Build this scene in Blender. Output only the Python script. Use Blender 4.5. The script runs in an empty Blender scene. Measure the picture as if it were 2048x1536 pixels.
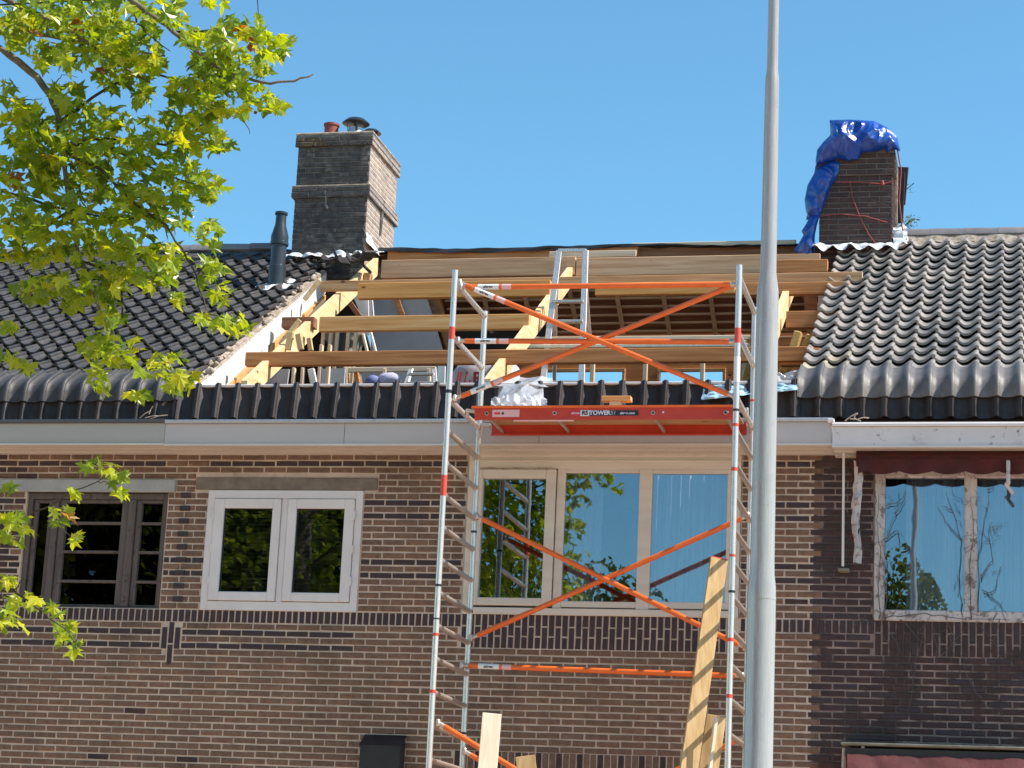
import bpy, math, random
from mathutils import Vector, Matrix, noise
random.seed(11)
R = math.radians
S = bpy.context.scene
COL = S.collection

# ------------------------------------------------------------------ camera
FPX = 4545.11
CAM = Vector((9.38656, -20.13118, 1.6))
YAW, PITCH, ROLL = -0.22937, 0.23277, 0.04704
_cy, _sy, _cp, _sp = math.cos(YAW), math.sin(YAW), math.cos(PITCH), math.sin(PITCH)
FWD = Vector((_sy*_cp, _cy*_cp, _sp)); _r = Vector((_cy, -_sy, 0)); _u = _r.cross(FWD)
RT = math.cos(ROLL)*_r + math.sin(ROLL)*_u
UP = -math.sin(ROLL)*_r + math.cos(ROLL)*_u
cd = bpy.data.cameras.new('camera'); cam = bpy.data.objects.new('camera', cd); COL.objects.link(cam)
cd.sensor_width = 36; cd.lens = 36*FPX/2048; cd.clip_end = 2000; cd.clip_start = .1
M = Matrix((RT, UP, -FWD)).transposed().to_4x4(); M.translation = CAM
cam.matrix_world = M
S.camera = cam

# ------------------------------------------------------------------ world, sun, exposure
SUN = Vector((1.0, -.055, 1.16)).normalized()
w = bpy.data.worlds.new('World'); S.world = w; w.use_nodes = True
nt = w.node_tree; bg = nt.nodes['Background']
sky = nt.nodes.new('ShaderNodeTexSky'); sky.sky_type = 'NISHITA'; sky.sun_disc = False
sky.sun_elevation = math.asin(SUN.z); sky.sun_rotation = math.atan2(SUN.x, SUN.y)
sky.air_density = 1.0; sky.dust_density = .0; sky.ozone_density = 1.6; sky.altitude = 0
tint = nt.nodes.new('ShaderNodeMix'); tint.data_type = 'RGBA'; tint.blend_type = 'MULTIPLY'; tint.inputs[0].default_value = 1; tint.inputs[7].default_value = (.63, 1.0, 1.04, 1)
nt.links.new(sky.outputs[0], tint.inputs[6]); nt.links.new(tint.outputs[2], bg.inputs[0]); bg.inputs[1].default_value = .126
sl = bpy.data.lights.new('sun', 'SUN'); sl.energy = 5.0; sl.angle = R(.53); sl.color = (1, .925, .82)
so = bpy.data.objects.new('sun', sl); COL.objects.link(so)
so.rotation_euler = SUN.to_track_quat('Z', 'Y').to_euler()
S.view_settings.view_transform = 'Standard'; S.view_settings.look = 'None'
S.view_settings.exposure = 0.65; S.view_settings.gamma = 1
S.render.engine = 'CYCLES'
S.cycles.max_bounces = 8; S.cycles.transparent_max_bounces = 16

# ------------------------------------------------------------------ helpers
def at(px, py, y):
    d = RT*(px-1024)/FPX - UP*(py-768)/FPX + FWD
    return CAM + d*((y-CAM.y)/d.y)
def pr(p):
    d = Vector(p)-CAM; z = d.dot(FWD)
    return 1024+FPX*d.dot(RT)/z, 768-FPX*d.dot(UP)/z
def inframe(p, m=40):
    x, y = pr(p); return -m < x < 2048+m and -m < y < 1536+m

class MB:
    def __init__(s): s.v = []; s.f = []; s.t = []
    def add(s, vs, fs, t=0.):
        n = len(s.v); s.v += [tuple(v) for v in vs]
        for f in fs: s.f.append(tuple(i+n for i in f)); s.t.append(t)
        return s
    def box(s, x0, x1, y0, y1, z0, z1, t=0.):
        return s.add([(x0,y0,z0),(x1,y0,z0),(x1,y1,z0),(x0,y1,z0),(x0,y0,z1),(x1,y0,z1),(x1,y1,z1),(x0,y1,z1)],
              [(0,3,2,1),(4,5,6,7),(0,1,5,4),(1,2,6,5),(2,3,7,6),(3,0,4,7)], t)
    def cbox(s, x0, x1, y0, y1, z0, z1, c=.006, t=0.):      # box with chamfered edges
        xs, ys, zs = (x0,x1), (y0,y1), (z0,z1); vs = []; idx = {}
        for i in (0,1):
            for j in (0,1):
                for k in (0,1):
                    sx, sy, sz = (1,-1)[i]*c, (1,-1)[j]*c, (1,-1)[k]*c
                    for a, d in enumerate(((0,sy,sz),(sx,0,sz),(sx,sy,0))):
                        idx[i,j,k,a] = len(vs); vs.append((xs[i]+d[0], ys[j]+d[1], zs[k]+d[2]))
        g = lambda i,j,k,a: idx[i,j,k,a]
        fs = []
        for i in (0,1): fs.append([g(i,0,0,0),g(i,1,0,0),g(i,1,1,0),g(i,0,1,0)][::(-1 if i==0 else 1)])
        for j in (0,1): fs.append([g(0,j,0,1),g(1,j,0,1),g(1,j,1,1),g(0,j,1,1)][::(1 if j==0 else -1)])
        for k in (0,1): fs.append([g(0,0,k,2),g(1,0,k,2),g(1,1,k,2),g(0,1,k,2)][::(-1 if k==0 else 1)])
        for j in (0,1):
            for k in (0,1): fs.append([g(0,j,k,1),g(1,j,k,1),g(1,j,k,2),g(0,j,k,2)])
        for i in (0,1):
            for k in (0,1): fs.append([g(i,0,k,0),g(i,1,k,0),g(i,1,k,2),g(i,0,k,2)])
        for i in (0,1):
            for j in (0,1): fs.append([g(i,j,0,0),g(i,j,1,0),g(i,j,1,1),g(i,j,0,1)])
        for i in (0,1):
            for j in (0,1):
                for k in (0,1): fs.append([g(i,j,k,0),g(i,j,k,1),g(i,j,k,2)])
        return s.add(vs, fs, t)
    def beam(s, p0, p1, w, h, up=(0,0,1), c=.005, t=0.):    # bar of width w, height h from p0 to p1
        p0, p1 = Vector(p0), Vector(p1); d = (p1-p0); L = d.length; d.normalize()
        up = Vector(up); sd = d.cross(up)
        if sd.length < 1e-4: sd = d.cross(Vector((1,0,0)))
        sd.normalize(); u = sd.cross(d)
        m = MB().cbox(0, L, -w/2, w/2, -h/2, h/2, min(c, w/4, h/4))
        mt = Matrix((d, -sd, u)).transposed()
        return s.add([p0+mt@Vector(v) for v in m.v], m.f, t)
    def tube(s, pts, r, n=8, t=0., cap=True):
        pts = [Vector(p) for p in pts]; rs = r if isinstance(r, (list, tuple)) else [r]*len(pts)
        vs = []; pu = None
        for i, p in enumerate(pts):
            d = (pts[min(i+1, len(pts)-1)]-pts[max(i-1, 0)]).normalized()
            if pu is None:
                pu = d.orthogonal().normalized()
            pu = (pu - d*pu.dot(d)).normalized(); q = d.cross(pu)
            for k in range(n):
                a = 2*math.pi*k/n; vs.append(p+(pu*math.cos(a)+q*math.sin(a))*rs[i])
        fs = []
        for i in range(len(pts)-1):
            for k in range(n):
                k2 = (k+1) % n; fs.append((i*n+k, i*n+k2, (i+1)*n+k2, (i+1)*n+k))
        if cap: fs += [tuple(range(n))[::-1], tuple((len(pts)-1)*n+k for k in range(n))]
        return s.add(vs, fs, t)
    def lathe(s, c, prof, n=20, t=0.):
        c = Vector(c)
        return s.tube([c+Vector((0,0,z)) for z, r in prof], [max(r,.0005) for z, r in prof], n, t)
    def prism(s, prof, x0, x1, t=0.):                       # (y,z) profile extruded along x
        n = len(prof)
        return s.add([(x0,y,z) for y,z in prof]+[(x1,y,z) for y,z in prof],
            [tuple(range(n)), tuple(range(2*n-1, n-1, -1))]+[(i, i+n, (i+1)%n+n, (i+1)%n) for i in range(n)], t)
    def grid(s, fn, nu, nv, t=0.):
        vs = [fn(i/nu, j/nv) for j in range(nv+1) for i in range(nu+1)]
        fs = [(j*(nu+1)+i, j*(nu+1)+i+1, (j+1)*(nu+1)+i+1, (j+1)*(nu+1)+i) for j in range(nv) for i in range(nu)]
        return s.add(vs, fs, t)
    def mesh(s, name, mat, smooth=False, off=None):
        me = bpy.data.meshes.new(name); o = off or Vector((0,0,0))
        me.from_pydata([(v[0]-o.x, v[1]-o.y, v[2]-o.z) for v in s.v], [], s.f)
        me.materials.append(mat)
        if any(s.t):
            a = me.attributes.new('tint', 'FLOAT', 'FACE'); a.data.foreach_set('value', s.t)
        import bmesh
        bm = bmesh.new(); bm.from_mesh(me); bmesh.ops.recalc_face_normals(bm, faces=bm.faces); bm.to_mesh(me); bm.free()
        if smooth:
            me.polygons.foreach_set('use_smooth', [True]*len(me.polygons))
            if smooth != True: me.set_sharp_from_angle(angle=smooth)
        me.update(); return me
ORG = {}
def place(o, parent, wloc):
    COL.objects.link(o); wl = Vector(wloc)
    if parent is not None:
        o.parent = parent; o.location = wl-ORG[parent.name]
    else: o.location = wl
    ORG[o.name] = wl
    return o
def thing(name, label, cat, loc, group=None):
    o = bpy.data.objects.new(name, None); o.empty_display_size = .2; place(o, None, loc)
    o['label'] = label; o['category'] = cat
    if group: o['group'] = group
    return o
def obj(name, mb, mat, parent=None, smooth=False, loc=None, kind=None, label=None, cat=None, group=None):
    wl = Vector(loc) if loc is not None else (ORG[parent.name].copy() if parent is not None else Vector((0,0,0)))
    me = mb.mesh(name, mat, smooth, wl) if isinstance(mb, MB) else mb
    o = place(bpy.data.objects.new(name, me), parent, wl)
    if kind: o['kind'] = kind
    if label: o['label'] = label
    if cat: o['category'] = cat
    if group: o['group'] = group
    return o
def inst(name, me, parent, wl, rot=None, scale=None):       # a piece sharing its mesh with alike pieces
    o = place(bpy.data.objects.new(name, me), parent, wl)
    if rot: o.rotation_euler = rot
    if scale: o.scale = scale
    return o

# ------------------------------------------------------------------ materials
def nodes(m):
    m.use_nodes = True; n = m.node_tree; return n, n.nodes, n.links, n.nodes['Principled BSDF']
def ramp(N, L, fac, stops):
    r = N.new('ShaderNodeValToRGB'); e = r.color_ramp.elements
    while len(e) < len(stops): e.new(.5)
    for i, (p, c) in enumerate(stops): e[i].position = p; e[i].color = (*c, 1)
    L.new(fac, r.inputs[0]); return r.outputs[0]
def mat(name, cols, rough=.7, metal=0, scale=8, detail=6, bump=.1, bscale=None, var=None, stretch=None, spots=None, spec=.5, rvar=0., coord='Object', big=0.):
    """colour = noise ramp over cols; var = per-piece brightness spread; spots = (scale, threshold, colour) stains"""
    m = bpy.data.materials.new(name); n, N, L, P = nodes(m)
    tc = N.new('ShaderNodeTexCoord'); src = tc.outputs[coord]
    geo = N.new('ShaderNodeNewGeometry'); src = geo.outputs['Position']
    if stretch:
        mp = N.new('ShaderNodeMapping'); mp.inputs['Scale'].default_value = stretch; L.new(src, mp.inputs[0]); src = mp.outputs[0]
    no = N.new('ShaderNodeTexNoise'); no.inputs['Scale'].default_value = scale; no.inputs['Detail'].default_value = detail
    L.new(src, no.inputs['Vector'])
    k = len(cols)
    c = ramp(N, L, no.outputs[0], [(.3+.4*i/max(1, k-1), cc) for i, cc in enumerate(cols)]) if k > 1 else None
    if c is None:
        rg = N.new('ShaderNodeRGB'); rg.outputs[0].default_value = (*cols[0], 1); c = rg.outputs[0]
    if var:
        at_ = N.new('ShaderNodeAttribute'); at_.attribute_name = 'tint'
        oi = N.new('ShaderNodeObjectInfo')
        ad = N.new('ShaderNodeMath'); ad.operation = 'ADD'; L.new(at_.outputs['Fac'], ad.inputs[0]); L.new(oi.outputs['Random'], ad.inputs[1])
        fr = N.new('ShaderNodeMath'); fr.operation = 'FRACT'; L.new(ad.outputs[0], fr.inputs[0])
        vc = ramp(N, L, fr.outputs[0], [(i/(len(var)-1), v if isinstance(v, tuple) else (v, v, v)) for i, v in enumerate(var)])
        mx = N.new('ShaderNodeMix'); mx.data_type = 'RGBA'; mx.blend_type = 'MULTIPLY'; mx.inputs[0].default_value = 1
        L.new(c, mx.inputs[6]); L.new(vc, mx.inputs[7]); c = mx.outputs[2]
    for sp in (spots or []):
        s2 = N.new('ShaderNodeTexNoise'); s2.inputs['Scale'].default_value = sp[0]; s2.inputs['Detail'].default_value = 8; s2.inputs['Roughness'].default_value = .65
        L.new(geo.outputs['Position'], s2.inputs['Vector'])
        f = ramp(N, L, s2.outputs[0], [(sp[1]-.03, (0,0,0)), (sp[1]+.03, (1,1,1))])
        if len(sp) > 3:
            ml = N.new('ShaderNodeMath'); ml.operation = 'MULTIPLY'; ml.inputs[1].default_value = sp[3]; L.new(f, ml.inputs[0]); f = ml.outputs[0]
        mx = N.new('ShaderNodeMix'); mx.data_type = 'RGBA'; L.new(f, mx.inputs[0]); L.new(c, mx.inputs[6]); mx.inputs[7].default_value = (*sp[2], 1); c = mx.outputs[2]
    if big:
        bn = N.new('ShaderNodeTexNoise'); bn.inputs['Scale'].default_value = 1.1; bn.inputs['Detail'].default_value = 5; bn.inputs['Roughness'].default_value = .6
        bmp = N.new('ShaderNodeMapping'); bmp.inputs['Scale'].default_value = (1.6, 1, .7); L.new(geo.outputs['Position'], bmp.inputs[0]); L.new(bmp.outputs[0], bn.inputs['Vector'])
        bc = ramp(N, L, bn.outputs[0], [(.32, (1-big,)*3), (.5, (1,1,1)), (.68, (1+big*.7, 1+big*.6, 1+big*.5))])
        mx = N.new('ShaderNodeMix'); mx.data_type = 'RGBA'; mx.blend_type = 'MULTIPLY'; mx.inputs[0].default_value = 1; L.new(c, mx.inputs[6]); L.new(bc, mx.inputs[7]); c = mx.outputs[2]
    L.new(c, P.inputs['Base Color'])
    P.inputs['Roughness'].default_value = rough; P.inputs['Metallic'].default_value = metal; P.inputs['Specular IOR Level'].default_value = spec
    if rvar:
        mr = N.new('ShaderNodeMapRange'); mr.inputs[3].default_value = rough-rvar; mr.inputs[4].default_value = rough+rvar; L.new(no.outputs[0], mr.inputs[0]); L.new(mr.outputs[0], P.inputs['Roughness'])
    if bump:
        b2 = N.new('ShaderNodeTexNoise'); b2.inputs['Scale'].default_value = bscale or scale*6; b2.inputs['Detail'].default_value = 5
        L.new(src, b2.inputs['Vector'])
        bp = N.new('ShaderNodeBump'); bp.inputs['Strength'].default_value = bump; bp.inputs['Distance'].default_value = .01
        L.new(b2.outputs[0], bp.inputs['Height']); L.new(bp.outputs[0], P.inputs['Normal'])
    return m
def wood(name, cols, axis='x', rough=.75, knots=True, bump=.25):
    m = bpy.data.materials.new(name); n, N, L, P = nodes(m)
    geo = N.new('ShaderNodeNewGeometry'); mp = N.new('ShaderNodeMapping')
    mp.inputs['Scale'].default_value = {'x': (.6,14,14), 'y': (14,.8,10), 'z': (14,14,.6)}[axis]
    L.new(geo.outputs['Position'], mp.inputs[0])
    no = N.new('ShaderNodeTexNoise'); no.inputs['Scale'].default_value = 2.2; no.inputs['Detail'].default_value = 7; no.inputs['Distortion'].default_value = .6
    L.new(mp.outputs[0], no.inputs['Vector'])
    c = ramp(N, L, no.outputs[0], [(.3, cols[0]), (.5, cols[1]), (.7, cols[2])])
    if knots:
        vo = N.new('ShaderNodeTexVoronoi'); vo.inputs['Scale'].default_value = 3.4
        mp2 = N.new('ShaderNodeMapping'); mp2.inputs['Scale'].default_value = {'x': (.7,1.5,1.5), 'y': (1.5,.7,1.5), 'z': (1.5,1.5,.7)}[axis]
        L.new(geo.outputs['Position'], mp2.inputs[0]); L.new(mp2.outputs[0], vo.inputs['Vector'])
        f = ramp(N, L, vo.outputs['Distance'], [(.045, (1,1,1)), (.09, (0,0,0))])
        mx = N.new('ShaderNodeMix'); mx.data_type = 'RGBA'; L.new(f, mx.inputs[0]); L.new(c, mx.inputs[6]); mx.inputs[7].default_value = (cols[0][0]*.3, cols[0][1]*.2, cols[0][2]*.2, 1); c = mx.outputs[2]
    oi = N.new('ShaderNodeObjectInfo'); vc = ramp(N, L, oi.outputs['Random'], [(0, (.82,.8,.78)), (1, (1,1,1))])
    m2 = N.new('ShaderNodeMix'); m2.data_type = 'RGBA'; m2.blend_type = 'MULTIPLY'; m2.inputs[0].default_value = 1; L.new(c, m2.inputs[6]); L.new(vc, m2.inputs[7])
    L.new(m2.outputs[2], P.inputs['Base Color']); P.inputs['Roughness'].default_value = rough; P.inputs['Specular IOR Level'].default_value = .3
    bp = N.new('ShaderNodeBump'); bp.inputs['Strength'].default_value = bump; bp.inputs['Distance'].default_value = .004; L.new(no.outputs[0], bp.inputs['Height']); L.new(bp.outputs[0], P.inputs['Normal'])
    return m
def metal(name, col, rough, bump=.05, spots=None, stretch=(6,6,1), m=.8):
    return mat(name, [tuple(c*.85 for c in col), col], rough, m, 9, 5, bump, 30, stretch=stretch, spots=spots, rvar=.08)
def glass(name, tint=(.75,.8,.8), refl=.35, see=1.0):
    m = bpy.data.materials.new(name); n, N, L, P = nodes(m)
    out = N['Material Output']; tr = N.new('ShaderNodeBsdfTransparent'); tr.inputs[0].default_value = (*tint, 1)
    gl = N.new('ShaderNodeBsdfGlossy'); gl.inputs['Roughness'].default_value = .003; gl.inputs[0].default_value = (.90,.94,1,1)
    no = N.new('ShaderNodeTexNoise'); no.inputs['Scale'].default_value = 1.6; geo = N.new('ShaderNodeNewGeometry'); L.new(geo.outputs['Position'], no.inputs['Vector'])
    bp = N.new('ShaderNodeBump'); bp.inputs['Strength'].default_value = .06; bp.inputs['Distance'].default_value = .02; L.new(no.outputs[0], bp.inputs['Height']); L.new(bp.outputs[0], gl.inputs['Normal'])
    lw = N.new('ShaderNodeLayerWeight'); lw.inputs[0].default_value = .3
    mr = N.new('ShaderNodeMapRange'); mr.inputs[3].default_value = refl; mr.inputs[4].default_value = 1; L.new(lw.outputs['Fresnel'], mr.inputs[0])
    mx = N.new('ShaderNodeMixShader'); L.new(mr.outputs[0], mx.inputs[0]); L.new(tr.outputs[0], mx.inputs[1]); L.new(gl.outputs[0], mx.inputs[2]); L.new(mx.outputs[0], out.inputs[0])
    return m
def leafmat(name, cols, trans=.45, rough=.38):
    m = bpy.data.materials.new(name); n, N, L, P = nodes(m); out = N['Material Output']
    a = N.new('ShaderNodeAttribute'); a.attribute_name = 'tint'; oi = N.new('ShaderNodeObjectInfo')
    ad = N.new('ShaderNodeMath'); ad.operation = 'ADD'; L.new(a.outputs['Fac'], ad.inputs[0]); L.new(oi.outputs['Random'], ad.inputs[1])
    fr = N.new('ShaderNodeMath'); fr.operation = 'FRACT'; L.new(ad.outputs[0], fr.inputs[0])
    c = ramp(N, L, fr.outputs[0], [(i/(len(cols)-1), cc) for i, cc in enumerate(cols)])
    L.new(c, P.inputs['Base Color']); P.inputs['Roughness'].default_value = rough
    tl = N.new('ShaderNodeBsdfTranslucent')
    mx0 = N.new('ShaderNodeMix'); mx0.data_type = 'RGBA'; mx0.blend_type = 'MULTIPLY'; mx0.inputs[0].default_value = 1; L.new(c, mx0.inputs[6]); mx0.inputs[7].default_value = (2.2, 2.0, .5, 1)
    L.new(mx0.outputs[2], tl.inputs[0])
    mx = N.new('ShaderNodeMixShader'); mx.inputs[0].default_value = trans; L.new(P.outputs[0], mx.inputs[1]); L.new(tl.outputs[0], mx.inputs[2]); L.new(mx.outputs[0], out.inputs[0])
    return m

BV = [.78, (1.1,1.0,.93), .9, (1.18,1.08,1.0), (.95,.88,.9), (1.08,1.03,1.0)]
m_brick = mat('brick_brown', [(.135,.077,.050), (.18,.110,.073), (.21,.136,.092)], .85, 0, 22, 6, .7, 90, var=BV, big=.28, spots=[(45, .66, (.07,.045,.04), .6), (70, .7, (.4,.32,.27), .5)])
m_brickd = mat('brick_dark', [(.030,.017,.021), (.048,.028,.033)], .6, 0, 20, 6, .4, 90, var=BV)
m_brickg = mat('brick_grimy', [(.042,.023,.023), (.068,.039,.036)], .85, 0, 14, 6, .5, 90, var=BV, spots=[(3, .55, (.03,.024,.024), .6)])
m_mortar = mat('mortar_pink', [(.53,.41,.32), (.61,.49,.395)], .95, 0, 14, 7, .5, 120, big=.22, spots=[(2.2, .58, (.36,.27,.22), .6), (40, .68, (.28,.21,.17), .6)])
m_mortarg = mat('mortar_grimy', [(.19,.14,.12), (.36,.27,.235)], .95, 0, 5, 7, .5, 120, spots=[(1.6, .5, (.05,.04,.04), .85)])
m_bricks = mat('brick_sooty', [(.04,.037,.038), (.075,.068,.066), (.115,.103,.095)], .9, 0, 14, 7, .6, 80, var=BV, spots=[(7, .6, (.2,.18,.16), .5)])
m_mortars = mat('mortar_sooty', [(.12,.115,.11), (.24,.225,.2)], .95, 0, 8, 7, .5, 90, spots=[(4, .5, (.05,.05,.05), .8)])
m_brickside = mat('sunned_chimney_brick', [(.20,.17,.15), (.30,.26,.23), (.36,.32,.29)], .9, 0, 14, 7, .5, 80, var=BV)  # right-face brick: cleaner than the sooty front, with sunlight put into its colour
m_brickr = mat('brick_redblack', [(.05,.03,.028), (.08,.045,.04)], .85, 0, 14, 6, .5, 90, var=BV)
m_mortarr = mat('mortar_greybrown', [(.13,.11,.1), (.2,.17,.15)], .95, 0, 8, 7, .4, 90)
m_lichen = mat('lichen_brick', [(.05,.045,.04), (.08,.06,.035), (.22,.15,.04)], .95, 0, 16, 8, .6, 80)
m_conc1 = mat('painted_concrete', [(.30,.31,.31), (.38,.39,.38)], .85, 0, 6, 7, .3, 60, spots=[(14, .68, (.1,.1,.1), .7)])
m_conc2 = mat('raw_concrete', [(.14,.115,.09), (.22,.185,.15)], .9, 0, 9, 8, .5, 70, spots=[(20, .7, (.05,.045,.04), .8)])
m_conc3 = mat('mossy_concrete', [(.16,.15,.11), (.25,.235,.19)], .95, 0, 8, 7, .5, 60)
m_white = mat('white_paint', [(.64,.605,.59), (.72,.68,.665)], .45, 0, 4, 6, .05, 40, spots=[(26, .74, (.4,.38,.35), .5)])
m_creamp = mat('cream_paint', [(.58,.51,.43), (.69,.62,.53)], .5, 0, 3, 6, .08, 30, stretch=(.4,3,3), spots=[(18, .72, (.35,.31,.26), .6)])
m_gutterL = mat('grey_green_paint', [(.37,.355,.32), (.42,.405,.365)], .5, 0, 2, 5, .04, 30, stretch=(.3,2,2), spots=[(30, .75, (.3,.3,.28), .5)])
m_gutterC = mat('off_white_paint', [(.44,.415,.395), (.50,.47,.45)], .5, 0, 2, 5, .04, 30, stretch=(.3,2,2))
m_gutterR = mat('peeling_white_paint', [(.57,.54,.53), (.65,.615,.60)], .55, 0, 3, 6, .2, 30, spots=[(9, .62, (.16,.14,.13), .9), (4, .62, (.48,.45,.4), .7)])
m_flake = mat('flaking_white_paint', [(.40,.36,.34), (.60,.55,.52)], .7, 0, 8, 8, .6, 40, stretch=(2,2,.5), spots=[(11, .57, (.16,.12,.1), .85), (30, .62, (.3,.2,.17), .7)])
m_oldwood = mat('weathered_frame_paint', [(.085,.068,.06), (.13,.105,.092)], .75, 0, 6, 8, .5, 40, stretch=(3,3,.4), spots=[(12, .62, (.05,.035,.03), .8)])
m_zinc = metal('zinc', (.5,.51,.52), .45, .1)
m_zincd = metal('dark_zinc', (.12,.125,.135), .5, .1)
TV = [.66, 1.0, .82, (1.2,1.17,1.1), .9, (1.1,1.08,1.02), .75]
m_tileL = mat('anthracite_roof_tile', [(.042,.039,.041), (.066,.062,.064)], .5, 0, 12, 7, .3, 120, var=TV, big=.3, spec=.4, spots=[(30, .68, (.17,.165,.155), .6), (60, .72, (.25,.24,.2), .6)])
m_tileC = mat('dark_roof_tile', [(.036,.029,.029), (.056,.046,.045)], .5, 0, 9, 7, .25, 110, var=TV, spec=.28, spots=[(16, .66, (.13,.115,.11), .35)])
m_tileR = mat('weathered_grey_roof_tile', [(.23,.207,.195), (.31,.283,.268)], .46, 0, 10, 7, .35, 120, var=TV, big=.25, spots=[(22, .62, (.42,.40,.35), .5), (5, .66, (.14,.135,.13), .4)])
m_tileB = mat('eaves_bend_tile', [(.105,.096,.092), (.16,.148,.142)], .5, 0, 10, 7, .3, 120, var=TV, big=.3, spots=[(18, .66, (.24,.22,.2), .5)])
m_tileRl = mat('sandy_roof_tile', [(.26,.225,.17), (.36,.32,.25)], .6, 0, 12, 7, .3, 100, var=TV)
m_ridge = mat('ridge_tile', [(.16,.15,.16), (.22,.2,.2)], .5, 0, 9, 7, .2, 90, var=TV)
m_rubble = mat('old_lime_mortar', [(.24,.17,.12), (.40,.32,.25), (.5,.44,.37)], .98, 0, 16, 9, .9, 60, spots=[(24, .62, (.12,.08,.06), .7)])
m_plaster = mat('white_plaster', [(.66,.64,.6), (.78,.77,.74)], .9, 0, 5, 7, .3, 60, spots=[(10, .68, (.45,.4,.35), .6)])
m_board = mat('grey_plasterboard', [(.36,.35,.36), (.44,.43,.44)], .9, 0, 3, 6, .1, 50, spots=[(7, .7, (.25,.24,.25), .5)])
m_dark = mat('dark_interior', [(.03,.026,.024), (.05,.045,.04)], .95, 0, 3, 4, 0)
m_pine = wood('new_pine', [(.66,.42,.20), (.78,.53,.28), (.86,.65,.40)], 'y')
m_pinex = wood('new_pine_lengthwise', [(.66,.30,.10), (.78,.40,.15), (.86,.52,.24)], 'x')
m_pinez = wood('leaning_pine', [(.44,.28,.12), (.54,.36,.17), (.62,.44,.24)], 'z')
m_pinep = wood('pale_planed_pine', [(.72,.58,.42), (.80,.67,.5), (.86,.75,.6)], 'z', knots=False)
m_oldx = wood('old_purlin', [(.38,.14,.045), (.54,.22,.08), (.64,.30,.115)], 'x')
m_ridgew = wood('ridge_board', [(.50,.27,.14), (.64,.37,.21), (.72,.46,.28)], 'x')
m_greyw = wood('greyed_plank', [(.38,.20,.09), (.53,.31,.15), (.62,.39,.21)], 'x')
m_orange = wood('orange_purlin', [(.56,.25,.07), (.70,.33,.10), (.78,.41,.15)], 'x')
m_boards = wood('brown_roof_board', [(.18,.07,.035), (.28,.12,.06), (.35,.17,.09)], 'x', knots=False)
m_batten = wood('roof_batten', [(.52,.31,.18), (.64,.41,.25), (.72,.48,.3)], 'x', knots=False)
m_cream = wood('cream_timber', [(.62,.46,.32), (.72,.56,.40), (.78,.64,.48)], 'x', knots=False)
m_creamz = wood('cream_stud', [(.62,.45,.28), (.72,.54,.36), (.78,.62,.44)], 'z', knots=False)
m_memb = mat('black_roofing_membrane', [(.018,.019,.022), (.035,.037,.042)], .38, 0, 7, 6, .5, 14)
m_alu = metal('aluminium', (.76,.68,.62), .28, .06, m=.55, stretch=(8,8,1), spots=[(30, .7, (.55,.55,.56), .6)])
m_alus = metal('scuffed_aluminium', (.68,.57,.49), .42, .12, spots=[(22, .62, (.38,.37,.35), .7)])
m_galv = metal('galvanised_steel', (.50,.44,.39), .26, .03, stretch=(10,10,.6), m=.35, spots=[(14, .62, (.40,.36,.32), .5)])
m_or = mat('orange_enamel', [(.72,.125,.018), (.80,.16,.028)], .32, 0, 10, 5, .03, 50, spots=[(40, .72, (.4,.07,.03), .5)])
m_red = mat('red_enamel', [(.48,.04,.018), (.56,.055,.024)], .38, 0, 8, 5, .05, 40, spots=[(28, .7, (.25,.05,.03), .5)])
m_redband = mat('red_band', [(.6,.07,.04)], .45, 0, bump=0)
m_blackp = mat('black_plastic', [(.012,.012,.014), (.02,.02,.024)], .4, 0, 8, 4, .05)
m_pipe = mat('dark_blue_grey_plastic', [(.024,.027,.03), (.036,.04,.045)], .3, 0, 6, 4, .03)
m_box = mat('black_painted_metal', [(.012,.013,.018), (.022,.023,.03)], .35, 0, 6, 5, .1, spots=[(30, .74, (.2,.2,.2), .5)])
m_lead = mat('bright_lead_flashing', [(.5,.51,.52), (.72,.73,.74)], .5, 0, 9, 6, .6, 18)
m_pot = mat('terracotta', [(.17,.035,.028), (.24,.055,.04)], .7, 0, 10, 5, .1)
m_tarp = mat('blue_tarpaulin', [(.003,.038,.22), (.006,.065,.38)], .3, 0, 4, 5, .6, 9, spec=.7)
m_redcloth = mat('dark_red_awning_cloth', [(.035,.007,.006), (.085,.010,.009)], .85, 0, 5, 6, .4, 30, spots=[(4, .6, (.06,.02,.02), .6)])
m_redcloth2 = mat('dusty_red_awning_cloth', [(.075,.017,.018), (.115,.026,.027)], .85, 0, 5, 6, .4, 30, spots=[(6, .63, (.1,.03,.035), .6)])
m_curtain = mat('net_curtain', [(.30,.31,.33), (.55,.56,.58)], .9, 0, 3, 4, 0, stretch=(9,1,.2))
m_blind = mat('dark_slatted_blind', [(.02,.024,.022), (.035,.04,.036)], .6, 0, 3, 4, 0)
m_glassA = glass('coated_window_glass', (.78,.84,.88), .17)
m_glassD = glass('old_window_glass', (.5,.5,.5), .0)
m_glassW = glass('casement_window_glass', (.6,.66,.64), .045)
m_bark = mat('plane_tree_bark', [(.09,.07,.05), (.16,.13,.1), (.22,.19,.15)], .9, 0, 9, 7, .5, 50)
m_barkd = mat('twig_bark', [(.04,.03,.022), (.08,.06,.045)], .9, 0, 20, 5, .3)
m_leaf = leafmat('plane_leaf', [(.06,.11,.008), (.23,.31,.014), (.11,.18,.010), (.36,.41,.018), (.17,.26,.012), (.42,.42,.02), (.28,.35,.016), (.08,.15,.010), (.34,.38,.02)], .45, rough=.32)
m_leafo = leafmat('orange_autumn_leaf', [(.32,.12,.02), (.24,.06,.02), (.35,.2,.03)])
m_leafd = leafmat('dark_tree_leaf', [(.05,.075,.02), (.09,.12,.035), (.13,.16,.05)], .3)
m_vine = mat('bare_vine_stem', [(.07,.055,.05), (.13,.11,.1)], .9, 0, 20, 4, .2)
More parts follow.
